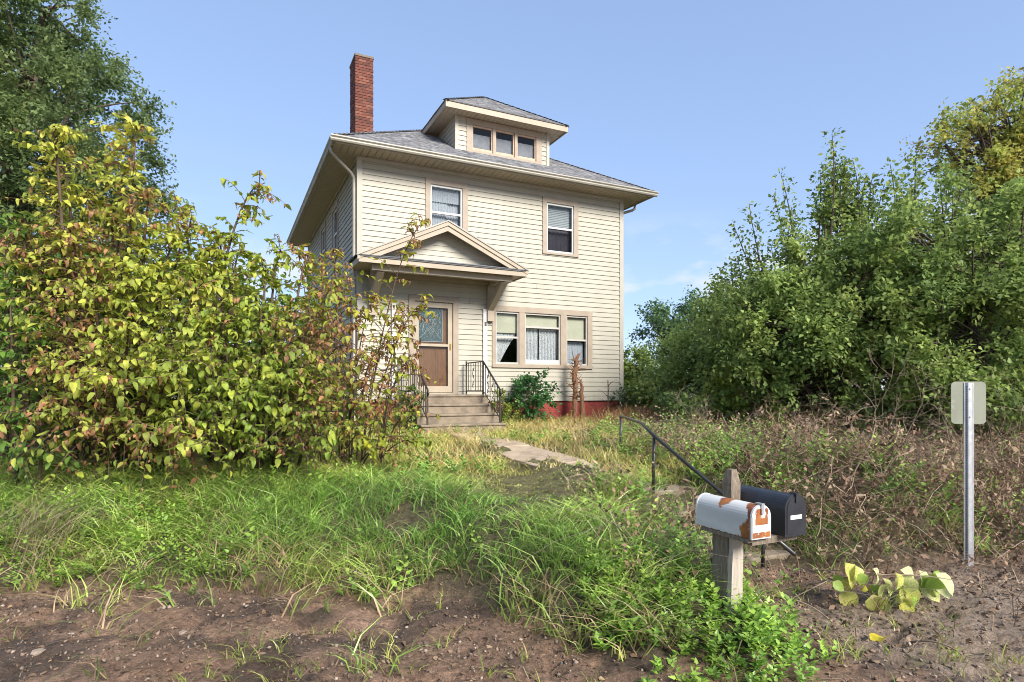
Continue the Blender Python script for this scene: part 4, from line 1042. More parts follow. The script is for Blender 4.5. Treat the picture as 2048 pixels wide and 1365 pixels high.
# ------------------------------------------------------------------ trees
def bez(p0, p1, p2, n):
    t = np.linspace(0, 1, n)[:, None]; return (1 - t) ** 2 * p0 + 2 * t * (1 - t) * p1 + t * t * p2

def make_tree(name, label, base, lobes, nclump, twigs, per_twig, lsize, twl, cols, trunk_r, tmpl=KITE, shoots=(), cat='tree', group=None, droop=.2, shell=.55, limb=True, bark='bark', edge_dark=None, trunk_top=None):
    bx, by, bz = base
    o = empty(name, base, 0, label, cat, group); base = np.array(base, float)
    wts = np.array([l[2] if len(l) > 2 else l[1][0] * l[1][1] * l[1][2] for l in lobes], float); wts /= wts.sum()
    li = RNG.choice(len(lobes), nclump, p=wts)
    C = np.array([lobes[i][0] for i in li], float); Rr = np.array([lobes[i][1] for i in li], float)
    d = rdir(nclump); rr = (shell + (1 - shell) * RNG.random(nclump) ** .7) * (1 + .12 * RNG.normal(size=nclump))
    cc = C + d * Rr * rr[:, None]
    cc[:, 2] = np.maximum(cc[:, 2], bz + .25)
    outd = unit(cc - C)
    # limbs
    mb = MB(); top = np.array(trunk_top) if trunk_top is not None else np.array([bx, by, bz + .55 * (max(l[0][2] for l in lobes) - bz)])
    tp = [base + (top - base) * g + np.array([.15 * math.sin(g * 5) * trunk_r * 3, .1 * math.cos(g * 4) * trunk_r * 3, 0]) for g in np.linspace(0, 1, 8)]
    mb.tube([tuple(p - base) for p in tp], [trunk_r * (1.25 - .7 * g) for g in np.linspace(0, 1, 8)], 8)
    lobes_c = []
    for l in lobes:
        c = np.array(l[0], float); g = np.clip((c[2] - bz) / max(1e-3, top[2] - bz) * .55, .15, .95)
        st = base + (top - base) * g; mid = (st + c) / 2 + np.array([0, 0, .15 * np.linalg.norm(c - st)])
        pts = bez(st, mid, c, 7); r0 = trunk_r * .55
        mb.tube([tuple(p - base) for p in pts], [r0 * (1 - .75 * g_) + .008 for g_ in np.linspace(0, 1, 7)], 6); lobes_c.append(pts)
    nb = min(nclump, 260)
    for k in range(nb):
        pts_l = lobes_c[li[k]]; st = pts_l[RNG.integers(3, 7)]; e_ = cc[k]; mid = (st + e_) / 2 + np.array([0, 0, .1 * np.linalg.norm(e_ - st)])
        pts = bez(st, mid, e_, 5); mb.tube([tuple(p - base) for p in pts], [trunk_r * .16 * (1 - .8 * g_) + .004 for g_ in np.linspace(0, 1, 5)], 4, caps=False)
    mb.build('trunk', M[bark], o, smooth=True)
    # leafy sprays
    n = nclump * twigs
    tc_ = np.repeat(cc, twigs, 0); td = unit(np.repeat(outd, twigs, 0) * .8 + rdir(n) * 1.0 + np.array([0, 0, .25]))
    tl = twl * (.5 + RNG.random(n)); ccol = RNG.random(nclump)
    m = n * per_twig
    g = np.tile((np.arange(per_twig) + .5) / per_twig, n); P0 = np.repeat(tc_, per_twig, 0); D = np.repeat(td, per_twig, 0); Lq = np.repeat(tl, per_twig)
    pos = P0 + D * (Lq * g)[:, None]; pos[:, 2] -= droop * Lq * g * g
    pos += RNG.normal(size=pos.shape) * twl * .10
    sd_ = rdir(m); ld = unit(D * .5 + sd_ * .8 + np.array([0, 0, -droop])); nr = unit(rdir(m) * .7 + np.array([0, 0, 1.0]))
    sc = lsize * (.6 + .7 * RNG.random(m))
    cols = np.array(cols); w = np.repeat(np.repeat(ccol, twigs), per_twig) * .75 + RNG.random(m) * .25
    ci = w * (len(cols) - 1); i0 = np.clip(ci.astype(int), 0, len(cols) - 2); f = (ci - i0)[:, None]
    col = cols[i0] * (1 - f) + cols[i0 + 1] * f; col *= (.75 + .5 * RNG.random(m))[:, None]
    bs = [batch(tmpl[0], tmpl[1], pos - base, frames(ld, nr), sc, col)]
    # long upright shoots with leaves up their length
    smb = MB()
    for (p0, p1, rad_, nl) in shoots:
        p0, p1 = np.array(p0, float), np.array(p1, float); mid = (p0 + p1) / 2 + RNG.normal(size=3) * .08 * np.linalg.norm(p1 - p0)
        pts = bez(p0, mid, p1, 8); smb.tube([tuple(p - base) for p in pts], [.018 * (1 - .8 * k / 7) + .003 for k in range(8)], 4, caps=False)
        tt = RNG.random(nl) ** .8; q = (1 - tt)[:, None] ** 2 * p0 + 2 * (tt * (1 - tt))[:, None] * mid + (tt ** 2)[:, None] * p1
        dd = rdir(nl, .25); q = q + dd * (rad_ * (1.08 - .68 * tt) * RNG.random(nl) ** .6)[:, None]
        cl = cols[RNG.integers(0, len(cols), nl)] * (.7 + .5 * RNG.random(nl))[:, None]
        bs.append(batch(tmpl[0], tmpl[1], q - base, frames(unit(dd + rdir(nl) * .5), unit(rdir(nl) * .8 + np.array([0, 0, 1]))), lsize * (.6 + .7 * RNG.random(nl)), cl))
    if shoots: smb.build('shoot', M[bark], o)
    V, F, Cc = joinb(bs)
    link('crown', np_mesh('crown', V, F, Cc), M['leaf_tree'], o)
    return o

GREEN_D = [(.058, .090, .034), (.085, .122, .044), (.115, .152, .055), (.15, .185, .065)]
GREEN_M = [(.075, .12, .035), (.125, .175, .05), (.18, .235, .065), (.25, .295, .085)]
GREEN_Y = [(.085, .13, .025), (.14, .19, .035), (.20, .24, .045), (.26, .26, .045)]
def L(px, py, d, rx, ry, rz, w=None):
    r = (ray(px, py, d), (rx, ry, rz)); return r if w is None else (*r, w)

# tall tree far left behind the shrubs
make_tree('shade_tree', 'tall dark green tree rising at the left edge behind the shrubs', ray(30, 820, 20)[:2] + (-1.0,),
          [L(-60, 60, 20, 3.2, 3, 3.2), L(80, 120, 19.5, 2.2, 2.5, 2.0), L(135, 235, 19, 2.2, 2.4, 1.9), L(215, 330, 18.5, 1.6, 2.0, 1.4), L(40, 330, 19, 2.6, 2.6, 2.0), L(90, 470, 18.5, 2.8, 2.4, 2.2), L(-40, 560, 19, 3, 2.4, 2.6), L(150, 600, 18, 2.4, 2, 2), L(85, 20, 20, 1.5, 2, 1.4), L(250, 400, 18.5, 1.0, 1.6, .9), L(-250, 300, 20, 4, 3, 5)],
          1000, 18, 12, .125, .64, GREEN_D, .34, KITE)
# right: broad mass of maple-leaved trees, with upright shoots
rs = []
for (x0_, y0_, x1_, y1_, d_) in ((1650, 560, 1664, 268, 12), (1590, 600, 1562, 350, 12.2), (1700, 560, 1706, 322, 12), (1560, 660, 1498, 408, 12.4), (1770, 540, 1780, 328, 11.8), (1825, 510, 1832, 315, 12), (1635, 520, 1640, 340, 12.3), (1690, 470, 1690, 330, 12), (1745, 520, 1745, 355, 12), (1600, 640, 1585, 430, 12), (1530, 700, 1515, 490, 12.6), (1870, 500, 1885, 330, 11.8), (1670, 440, 1672, 320, 12.1), (1800, 500, 1800, 360, 12), (1450, 700, 1440, 540, 13), (1480, 690, 1476, 520, 13)):
    for jj in range(3):
        o_ = RNG.normal(size=2) * 20 * min(jj, 1)
        rs.append((ray(x0_ + o_[0], y0_, d_ + .3 * jj), ray(x1_ + o_[0] * 1.5, y1_ + 40 * jj, d_ + .3 * jj), .42, 230))
make_tree('maple_thicket_tree', 'broad bushy green tree with upright leafy shoots beside the dry bank', ray(1660, 870, 11.8)[:2] + (-1.0,),
          [L(1560, 640, 12, 1.1, 1.3, .8), L(1660, 590, 12, 1.3, 1.3, .95), L(1600, 560, 12.3, .7, .9, .6), L(1715, 520, 12.2, .8, .9, .65), L(1650, 470, 12.2, .45, .6, .5), L(1820, 470, 12, .7, .8, .6), L(1640, 690, 11.6, 1.7, 1.4, .9), L(1520, 730, 12, 1.0, 1.1, .7), L(1700, 740, 11.0, 1.3, 1.1, .8), L(1740, 610, 11.6, 1.3, 1.4, .95), L(1760, 670, 11.0, 1.2, 1.1, .9), L(1590, 770, 11.4, 1.0, .9, .6), L(1785, 560, 12, .9, 1.2, .7)],
          270, 14, 13, .085, .50, GREEN_M, .14, HEXL, shoots=rs, group='trees beside the dry bank')
make_tree('maple_thicket_tree', 'dense dark green tree standing behind the road sign at right', ray(1930, 860, 10.6)[:2] + (-1.1,),
          [L(1880, 500, 11, 1.3, 1.4, 1.0), L(1960, 570, 10.5, 1.4, 1.3, 1.1), L(2060, 520, 10.5, 1.5, 1.5, 1.3), L(1880, 650, 10.3, 1.2, 1.2, 1.0), L(1990, 700, 10, 1.3, 1.2, 1.0), L(2090, 680, 10, 1.4, 1.2, 1.2), L(1940, 780, 10, 1.1, 1.0, .6), L(1860, 750, 10.6, .9, 1, .6)],
          240, 14, 13, .08, .50, GREEN_M, .13, HEXL, shoots=[(ray(1930, 500, 11), ray(1935, 350, 11), .3, 150), (ray(1890, 490, 11), ray(1880, 365, 11), .3, 150), (ray(2000, 470, 11), ray(2010, 380, 11), .3, 150)], group='trees beside the dry bank')
make_tree('thicket_tree', 'dark tree standing deep inside the thicket behind the broad bushy tree', ray(1750, 850, 14.5)[:2] + (-1.0,),
          [L(1600, 680, 14.5, 1.2, .8, 1.0), L(1700, 640, 14.5, 1.3, .8, 1.1), L(1820, 620, 14.5, 1.4, .8, 1.3), L(1760, 720, 14.2, 1.8, .8, 1.0), L(1950, 600, 13.5, 1.6, .8, 1.6), L(2060, 600, 13.5, 1.5, .8, 1.8), L(1900, 760, 13.5, 1.6, .8, .8), L(1560, 760, 14, 1.2, .8, .6)],
          260, 9, 9, .17, .5, [(.06, .095, .03), (.09, .13, .04), (.12, .16, .05)], .12, KITE, shell=.2, group='trees beside the dry bank')
make_tree('leafy_tree', 'pale green tree reaching left towards the house corner', ray(1430, 850, 15.5)[:2] + (-.9,),
          [L(1440, 680, 15.5, 1.1, 1.3, .8), L(1490, 620, 15.5, 1.0, 1.2, .8), L(1385, 720, 15.5, 1.0, 1.3, .7), L(1450, 750, 15, 1.3, 1.3, .7), L(1350, 775, 15.5, .8, 1.1, .45), L(1500, 700, 15, 1.1, 1.2, .8)],
          240, 8, 12, .095, .55, [(.095, .145, .045), (.14, .195, .055), (.185, .24, .07), (.22, .265, .08)], .11, HEXL, shoots=[(ray(1400, 700, 15.5), ray(1392, 610, 15.5), .3, 90), (ray(1440, 650, 15.5), ray(1436, 560, 15.5), .3, 90), (ray(1480, 620, 15.5), ray(1470, 540, 15.5), .3, 90)])
make_tree('far_tree', 'distant bluish green tree seen just right of the house', ray(1340, 830, 27)[:2] + (-1.0,),
          [L(1318, 660, 27, .8, 1.2, .9), L(1350, 640, 27, 1.0, 1.2, .9), L(1400, 650, 27, 1.2, 1.3, 1.2), L(1350, 730, 27, 1.3, 1.3, 1.0)],
          150, 8, 9, .15, .6, [(.055, .10, .05), (.08, .135, .06), (.105, .165, .065)], .2, KITE)
make_tree('golden_tree', 'tall yellowing tree with open crown at the upper right edge', ray(2030, 820, 19)[:2] + (-1.0,),
          [L(1960, 280, 19, 1.6, 1.6, .8), L(2040, 230, 19, 1.5, 1.6, .9), L(2060, 340, 19, 2.0, 1.8, 1.4), L(1985, 390, 19, 1.3, 1.4, .7), L(1890, 290, 19, .6, 1.0, .35), L(2120, 420, 19, 2.0, 1.8, 1.6), L(1950, 215, 19, .7, .9, .4)],
          330, 8, 11, .13, .6, [(.15, .19, .05), (.22, .25, .06), (.28, .26, .065), (.24, .21, .055)], .24, KITE, shell=.45)
# low shrubs beyond the right corner of the house
for (px, py, d_, rx, rz, lab) in ((1262, 735, 18.5, .45, .75, 'small green sapling directly behind the right house corner'), (1300, 790, 17.5, .9, .45, 'low yellow-green shrub between the house corner and the pale green tree'), (1500, 800, 12.6, 1.0, .5, 'low fern-leaved green shrub at the foot of the pale green tree')):
    make_tree('low_shrub', lab, ray(px, 850, d_)[:2] + (-.95,), [L(px, py, d_, rx, rx, rz), L(px + 15, py + 25, d_, rx * 1.1, rx, rz * .8)], 60, 7, 9, .10, .35, GREEN_Y if px != 1262 else GREEN_M, .04, HEXL, cat='shrub', bark='twig')

make_tree('dense_shrub', 'dark green dense shrub filling the gap behind the yellow shrub', ray(180, 850, 9.6)[:2] + (-1.0,),
          [L(40, 700, 9.6, 1.2, .6, 1.0), L(180, 640, 9.6, 1.1, .6, 1.0), L(200, 800, 9.2, 1.2, .6, .6), L(330, 640, 9.6, 1.0, .6, .9), L(360, 790, 9.2, 1.1, .6, .6), L(60, 830, 9.2, 1.0, .5, .5), L(100, 560, 9.8, .9, .6, .6)],
          230, 8, 11, .10, .4, [(.06, .11, .025), (.09, .15, .03), (.14, .20, .035)], .06, HEXL, cat='shrub', bark='twig', group='shrubs on the left bank', shell=.3)
make_tree('dense_shrub', 'dark green dense shrub low behind the arching shrub, left of the house wall', ray(520, 850, 10.2)[:2] + (-1.0,),
          [L(470, 680, 10.2, .9, .6, .9), L(560, 700, 10.2, .8, .6, .9), L(500, 810, 9.8, 1.0, .6, .5), L(630, 790, 10.2, .7, .5, .55), L(420, 620, 10.2, .6, .5, .6)],
          150, 8, 11, .095, .38, [(.065, .115, .028), (.10, .16, .035), (.16, .22, .045)], .05, HEXL, cat='shrub', bark='twig', group='shrubs on the left bank', shell=.3)
# shaded undergrowth along the foot of the right-hand trees
nU = 15000
UX_ = 3.2 + RNG.random(nU) * 8.2; UY_ = 10.2 + RNG.random(nU) * 2.6 + (UX_ < 6) * 1.3; UZ_ = ground_z(UX_, UY_) + RNG.random(nU) ** 1.4 * 1.15 * (.3 + fbm(UX_ * .8, UY_ * .8, 131))
v_, f_, c_ = batch(HEXL[0], HEXL[1], np.stack([UX_, UY_, UZ_], -1), frames(rdir(nU, .1), unit(rdir(nU) * .7 + np.array([0, -.2, 1.0]))), .05 + .06 * RNG.random(nU), np.array([.10, .15, .042]) * (.6 + .8 * RNG.random((nU, 1))))
tag(link('undergrowth', np_mesh('undergrowth', v_, f_, c_), M['leaf_tree']), 'dark leafy undergrowth along the foot of the right-hand trees', 'undergrowth', kind='stuff')

# ------------------------------------------------------------------ big-leaved shrubs on the left bank
BROWN = np.array([.24, .125, .06])
def make_shrub(name, label, base, targets, nsub, sublen, leafn, lsize, palette, brown, stem_r=.022, arch_=.25, indiv=260, hang=.42, extra=()):
    """arching stems to target points, side twigs, broad leaves in two ranks"""
    base = np.array(base, float); o = empty(name, tuple(base), 0, label, 'shrub', 'shrubs on the left bank')
    mb = MB(); tw = []          # twig: p0,mid,p1
    for (tgt, b0, th_) in targets:
        t_ = np.array(tgt, float); st = np.array(b0, float)
        ctrl = st * .5 + t_ * .5; ctrl[2] = st[2] + (t_[2] - st[2]) * (.5 + arch_) + .15
        pts = bez(st, ctrl, t_, 12); rr = [stem_r * th_ * (1 - .8 * g) + .003 for g in np.linspace(0, 1, 12)]
        mb.tube([tuple(p - base) for p in pts], rr, 6, caps=False)
        Ls = np.linalg.norm(t_ - st); n = max(4, int(nsub * Ls))
        for k in range(n):
            g = .22 + .78 * (k + RNG.random()) / n; g = min(1, g)
            p = (1 - g) ** 2 * st + 2 * g * (1 - g) * ctrl + g * g * t_; tan = unit((2 * (1 - g) * (ctrl - st) + 2 * g * (t_ - ctrl))[None])[0]
            dd = RNG.normal(size=3); dd -= tan * dd.dot(tan); dd = unit(dd[None])[0]
            dd = unit((dd * .9 + tan * .55 + np.array([0, 0, .15]))[None])[0]
            Lq = sublen * (.45 + .95 * RNG.random()) * (1.3 - .95 * g); e_ = p + dd * Lq - np.array([0, 0, .40 * Lq]); md = p + dd * Lq * .55
            tw.append((p, md, e_)); pq = bez(p, md, e_, 5); mb.tube([tuple(x - base) for x in pq], [.006, .005, .004, .003, .002], 4, caps=False)
        tw.append((pts[7], pts[9], pts[11]))
    for e_ in extra: tw.append(e_)
    mb.build('stem', M['twig'], o, smooth=True)
    A = np.array([t[0] for t in tw]); B = np.array([t[1] for t in tw]); Cc = np.array([t[2] for t in tw]); n = len(tw)
    g = np.tile(np.clip((np.arange(leafn) // 2 + .8) / (leafn // 2) + 0, 0, 1), n); rep = np.repeat(np.arange(n), leafn); keep = RNG.random(len(g)) < .88; g = g[keep]; rep = rep[keep]; m = len(g); G = g[:, None]
    pos = (1 - G) ** 2 * A[rep] + 2 * G * (1 - G) * B[rep] + G * G * Cc[rep]
    tan = unit(2 * (1 - G) * (B - A)[rep] + 2 * G * (Cc - B)[rep]); side = unit(np.cross(tan, np.array([0, 0, 1.0]))) * np.where(np.arange(m) % 2, 1, -1)[:, None]
    g = np.clip(g + RNG.normal(size=m) * .03, 0, 1); ld = unit(side * .85 + tan * .55 + np.array([0, 0, -1.0]) * (hang * (.3 + RNG.random(m)))[:, None] + rdir(m) * .35)
    nr = unit(np.array([0, 0, 1.0]) + rdir(m) * .55)
    sc = lsize * (.35 + 1.0 * RNG.random(m) ** 1.2)
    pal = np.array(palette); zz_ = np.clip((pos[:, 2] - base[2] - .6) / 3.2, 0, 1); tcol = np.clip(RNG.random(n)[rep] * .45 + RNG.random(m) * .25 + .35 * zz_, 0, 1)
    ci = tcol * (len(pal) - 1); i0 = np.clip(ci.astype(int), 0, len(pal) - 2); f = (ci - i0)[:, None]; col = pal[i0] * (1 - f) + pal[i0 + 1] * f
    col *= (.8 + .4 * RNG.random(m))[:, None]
    bn = brown(pos) if callable(brown) else np.full(m, brown)
    bn = np.clip(bn + 1.6 * (fbm(pos[:, 0] * 1.6 + 9, pos[:, 2] * 1.6, 141, 3) - .52), 0, 1)
    tb_ = np.clip(bn + .35 * (RNG.random(n)[rep] - .5), 0, 1)
    dead = RNG.random(m) < tb_ * .8
    col[dead] = BROWN * (.6 + .9 * RNG.random(dead.sum()))[:, None]
    eamt = np.clip(tb_ * 1.1 * RNG.random(m) + .0, 0, .95)
    ti = RNG.integers(0, 4, m); ti[dead & (RNG.random(m) < .7)] = 4; 
    sc[dead] *= .85
    R = frames(ld, nr)
    # the leaves nearest the viewer are single objects, the rest one mass
    near = np.argsort(np.linalg.norm(pos, axis=1) + RNG.random(m) * 1.2)[:indiv]; isn = np.zeros(m, bool); isn[near] = True
    bs = []
    for k in range(5):
        s_ = (ti == k) & ~isn
        if s_.any(): bs.append(batch(LEAVES[k][0], LEAVES[k][1], pos[s_] - base, R[s_], sc[s_], col[s_], LEAVES[k][2], BROWN, eamt[s_]))
    V, F, C_ = joinb(bs); tag(link('foliage', np_mesh('foliage', V, F, C_, smooth=True), M['leaf_shrub'], o), kind='stuff')
    cache = {}
    for i in near:
        key = (int(ti[i]), int(dead[i]), int(tcol[i] * 2.99), int(eamt[i] * 2.99))
        if key not in cache:
            T_, F_, Ew = LEAVES[key[0]]
            w = (Ew * eamt[i])[:, None]; me = np_mesh('leaf', T_, F_, col[i][None] * (1 - w) + BROWN[None] * w, smooth=True); me.materials.append(M['leaf_shrub']); cache[key] = me
        lo = bpy.data.objects.new('leaf', cache[key]); COL.objects.link(lo); lo.parent = o
        mt = np.eye(4); mt[:3, :3] = R[i] * sc[i]; mt[:3, 3] = pos[i] - base
        lo.matrix_basis = Matrix(mt.tolist())
    return o

YEL = [(.13, .185, .035), (.22, .275, .045), (.34, .36, .055), (.48, .44, .08)]
GRN = [(.055, .12, .022), (.085, .17, .03), (.13, .22, .035), (.20, .27, .04)]
MIX = [(.10, .165, .03), (.17, .235, .035), (.26, .31, .04), (.42, .39, .05)]
def gb(px, d):  # a foot on the ground under photo column px
    X = (px - 1024) / 1203 * d; return (X, d, gz1(X, d) - .05)
def tg(px, py, d, bpx, bd, th_=1): return (ray(px, py, d), gb(bpx + (px - bpx) * .55, bd - .25 + .5 * random.random()), th_)

OUTX = [-60, 40, 75, 105, 150, 200, 245, 275, 310, 350, 420, 500, 560, 640, 700, 760, 800, 850, 900]
OUTY = [470, 420, 330, 262, 350, 400, 330, 258, 360, 400, 460, 480, 490, 490, 515, 550, 570, 620, 700]
def mass(n, x0, x1, bx0, bx1, d0, d1, ybot=905, seed=0, thin=1.0):
    rg = np.random.default_rng(seed); out = []
    for k in range(n):
        px = x0 + (x1 - x0) * (k + rg.random()) / n; top = np.interp(px, OUTX, OUTY)
        g = (k * .618 + .1 * rg.random()) % 1; py = top + (ybot - top) * g ** 1.1
        u_ = (px - x0) / (x1 - x0); bpx = bx0 + (bx1 - bx0) * np.clip(u_ + .12 * rg.normal(), 0, 1)
        d_ = d1 + (d0 - d1) * min(1, g * 1.25 + .25 * rg.random()); bd = d1 - .2 - .5 * rg.random()
        out.append((ray(px, py, d_), gb(bpx, bd), thin))
    return out
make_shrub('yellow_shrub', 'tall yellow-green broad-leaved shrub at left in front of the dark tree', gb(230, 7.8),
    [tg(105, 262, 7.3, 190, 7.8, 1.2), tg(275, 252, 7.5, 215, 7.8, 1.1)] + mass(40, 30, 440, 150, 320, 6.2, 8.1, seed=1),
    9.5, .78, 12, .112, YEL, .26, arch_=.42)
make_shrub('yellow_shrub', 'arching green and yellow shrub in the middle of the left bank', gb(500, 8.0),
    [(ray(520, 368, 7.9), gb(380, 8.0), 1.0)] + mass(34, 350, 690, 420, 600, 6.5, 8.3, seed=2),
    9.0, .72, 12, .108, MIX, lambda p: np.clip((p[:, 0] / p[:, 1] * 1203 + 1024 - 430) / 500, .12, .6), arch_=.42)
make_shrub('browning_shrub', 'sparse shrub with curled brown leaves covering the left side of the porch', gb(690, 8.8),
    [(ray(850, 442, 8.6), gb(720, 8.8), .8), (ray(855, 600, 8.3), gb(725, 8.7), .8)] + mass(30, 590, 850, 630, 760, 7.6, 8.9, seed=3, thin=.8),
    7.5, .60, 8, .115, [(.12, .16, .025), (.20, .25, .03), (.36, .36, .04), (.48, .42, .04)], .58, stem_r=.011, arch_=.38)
make_shrub('green_sapling', 'green small-leaved sapling with a dark straight stem at the far left edge', gb(45, 7.4),
    [tg(50, 430, 7.4, 50, 7.4, 1.4), tg(10, 430, 7.6, 30, 7.5), tg(90, 450, 7.3, 55, 7.4), tg(-20, 520, 7.2, 30, 7.4), tg(20, 600, 6.9, 40, 7.3), tg(100, 640, 7.4, 60, 7.5), tg(-10, 700, 6.7, 30, 7.2), tg(60, 760, 6.6, 45, 7.2), tg(10, 830, 6.5, 30, 7.1), tg(90, 880, 6.5, 60, 7.0), tg(-40, 600, 7.0, 10, 7.3), tg(-40, 800, 6.6, 0, 7.1), tg(30, 900, 6.3, 40, 6.9), tg(120, 560, 7.6, 60, 7.6), tg(30, 470, 7.8, 40, 7.8), tg(-60, 470, 7.8, 10, 7.8)],
    10.0, .62, 10, .105, GRN, .06, indiv=200)

# ------------------------------------------------------------------ grass and weeds
def scatter(n, x0, x1, y0, y1):
    return RNG.random(n) * (x1 - x0) + x0, RNG.random(n) * (y1 - y0) + y0
def in_view(X, Y, m=.12): return np.abs(X / Y) < (.851 + m)
def blades(X, Y, Lb, wid, lean, leandir, cols):
    n = len(X); Z = ground_z(X, Y) - .01; P = np.stack([X, Y, Z], -1)
    hs_ = np.array([0, .38, .72, 1.0]); ws = np.array([1, .92, .62, .0])
    az = RNG.random(n) * 6.283; wd_ = np.stack([np.cos(az), np.sin(az), np.zeros(n)], -1)
    ld = np.stack([np.cos(leandir), np.sin(leandir), np.zeros(n)], -1)
    V = np.zeros((n, 7, 3)); 
    for k in range(4):
        h = hs_[k]; c = P + ld * (Lb * lean * h ** 1.8)[:, None]; c[:, 2] += Lb * (h - .42 * lean * h * h)
        if k < 3: V[:, 2 * k] = c - wd_ * (wid * ws[k] / 2)[:, None]; V[:, 2 * k + 1] = c + wd_ * (wid * ws[k] / 2)[:, None]
        else: V[:, 6] = c
    F = np.array([(0, 1, 3), (0, 3, 2), (2, 3, 5), (2, 5, 4), (4, 5, 6)])
    FF = (F[None] + (np.arange(n) * 7)[:, None, None]).reshape(-1, 3)
    sh = np.array([.55, .55, .85, .85, 1.0, 1.0, 1.1]); C = cols[:, None] * (1 + 0 * sh[None, :, None])
    return V.reshape(-1, 3), FF, C.reshape(-1, 3)
def palette(pal, w, jit=.25):
    pal = np.array(pal); ci = np.clip(w, 0, .9999) * (len(pal) - 1); i0 = ci.astype(int); f = (ci - i0)[:, None]
    return (pal[i0] * (1 - f) + pal[np.minimum(i0 + 1, len(pal) - 1)] * f) * (1 - jit + 2 * jit * RNG.random(len(w)))[:, None]
def mud_mask(X, Y):
    """1 on bare mud, 0 where plants root"""
    q = toe_q(X, Y); s, t = ST(X, Y)
    m = sstep(.30, -.10, q + (fbm(X * 2.2, Y * 2.2, 51) - .5) * .9)
    scar = np.exp(-(((X + 1.05) / .35) ** 2 + ((Y - 6.1) / .38) ** 2)) + .8 * np.exp(-(((X + .35) / .45) ** 2 + ((Y - 6.75) / .2) ** 2))
    return np.maximum(m, sstep(.35, .7, scar))
def blocked(X, Y):
    s, t = ST(X, Y)
    b = (s > -.05) & (s < WD + .05) & (t > -.05) & (t < DP)
    b |= (np.abs(s - 1.75) < .98) & (t > -2.2) & (t < 0)
    return b
def trodden(X, Y):
    s, t = ST(X, Y)      # short, trodden grass round the old walk and down to the crest
    return sstep(.95, .35, np.abs(s - (1.7 + np.minimum(0, t + 5.4) * .5))) * sstep(-9.2, -8.6, t) * sstep(-3.6, -4.6, t)
def dryzone(X, Y):
    s, t = ST(X, Y)
    return np.maximum(sstep(2.7, 3.7, s + (fbm(X * 1.4, Y * 1.4, 61) - .5) * 1.6), np.maximum(.6 * sstep(-.3, .1, s) * sstep(-9.0, -9.6, t), .75 * sstep(.4, 1.0, s) * sstep(-7.9, -8.8, t))) * sstep(-2.9, -4.3, t + (fbm(X, Y, 63) - .5) * 1.5 + .10 * np.clip(s - 4, 0, 6))
DOWN = math.atan2(-VY, -VX)

# tufted long grass on the bank
nT = 9200
X, Y = scatter(nT, -8, 5, 3.4, 9.2); ok = in_view(X, Y) & (RNG.random(nT) > mud_mask(X, Y) * .985) & (RNG.random(nT) > dryzone(X, Y) * .82) & ~blocked(X, Y)
sT, tT = ST(X, Y); ok &= ~((np.abs(sT - 2.2) < .6) & (tT < -7.5) & (RNG.random(nT) < .75)); ok &= ~(np.hypot(X - 1.53, Y - 3.9) < .42) | (RNG.random(nT) < .12); ok &= ~((np.abs(sT - 1.65) < .6) & (tT > -6.9) & (tT < -4.3))
X, Y = X[ok], Y[ok]; nb = 9
TX = np.repeat(X, nb); TY = np.repeat(Y, nb); n = len(TX)
tuft = np.repeat(RNG.random(len(X)), nb); aim = np.repeat(RNG.random(len(X)) * 6.283, nb)
TX = TX + RNG.normal(size=n) * .045; TY = TY + RNG.normal(size=n) * .045
ldir = np.where(RNG.random(n) < .55, DOWN + RNG.normal(size=n) * .9, aim + RNG.normal(size=n) * .8)
big = fbm(TX * 1.1, TY * 1.1, 71)
Lb = (.155 + .27 * RNG.random(n)) * (.7 + .7 * big) * (.75 + .5 * tuft)
q_ = toe_q(TX, TY); Lb = Lb * (1 - .45 * sstep(1.8, 3.5, q_)); s_b, t_b = ST(TX, TY); Lb = Lb * (1 - .45 * sstep(-.6, .2, s_b) * sstep(-8.4, -7.8, t_b)) * (1 - .65 * trodden(TX, TY))
wcol = np.clip(.15 + .75 * fbm(TX * .8, TY * .8, 73) + .25 * (tuft - .5) + .30 * sstep(1.0, 4.0, q_), 0, 1)
cols = palette([(.10, .19, .045), (.135, .24, .055), (.185, .29, .065), (.29, .36, .085), (.38, .37, .13)], wcol, .42)
dry = RNG.random(n) < .05 + .30 * sstep(.7, .2, q_) + .16 * np.clip(fbm(TX * 1.6, TY * 1.6, 77) - .5, 0, 1) * 4 ; cols[dry] = np.array([.32, .23, .14]) * (.6 + .7 * RNG.random(dry.sum()))[:, None]
V, F, C = blades(TX, TY, Lb, .008 + .006 * RNG.random(n), .65 + .75 * RNG.random(n), ldir, cols)
tag(link('grass', np_mesh('grass', V, F, C), M['grass']), 'long green grass covering the bank above the mud', 'grass', kind='stuff')

# drier yellow lawn up to the house
nT = 60000
X, Y = scatter(nT, -10, 9, 8, 17); s_, t_ = ST(X, Y)
ok = in_view(X, Y) & ~blocked(X, Y) & (RNG.random(nT) > dryzone(X, Y) * .55) & (t_ < -.02 + 30 * (s_ > WD) + 30 * (s_ < 0)) & ~((np.abs(s_ - 1.55 - .15 * (fbm(t_ * 2, s_ * 0, 201) - .5)) < .30) & (t_ > -6.4) & (t_ < -4.5) & (RNG.random(nT) < .93)) & ~((np.abs(t_ + 3.3) < .33) & (s_ > 3.6) & (RNG.random(nT) < .85))
X, Y = X[ok], Y[ok]; n = len(X)
w_ = np.clip(fbm(X * .7, Y * .7, 81) * 1.3 - .15 + .2 * RNG.random(n), 0, 1)
cols = palette([(.19, .24, .06), (.27, .29, .075), (.36, .33, .10), (.42, .34, .14), (.38, .28, .14)], w_)
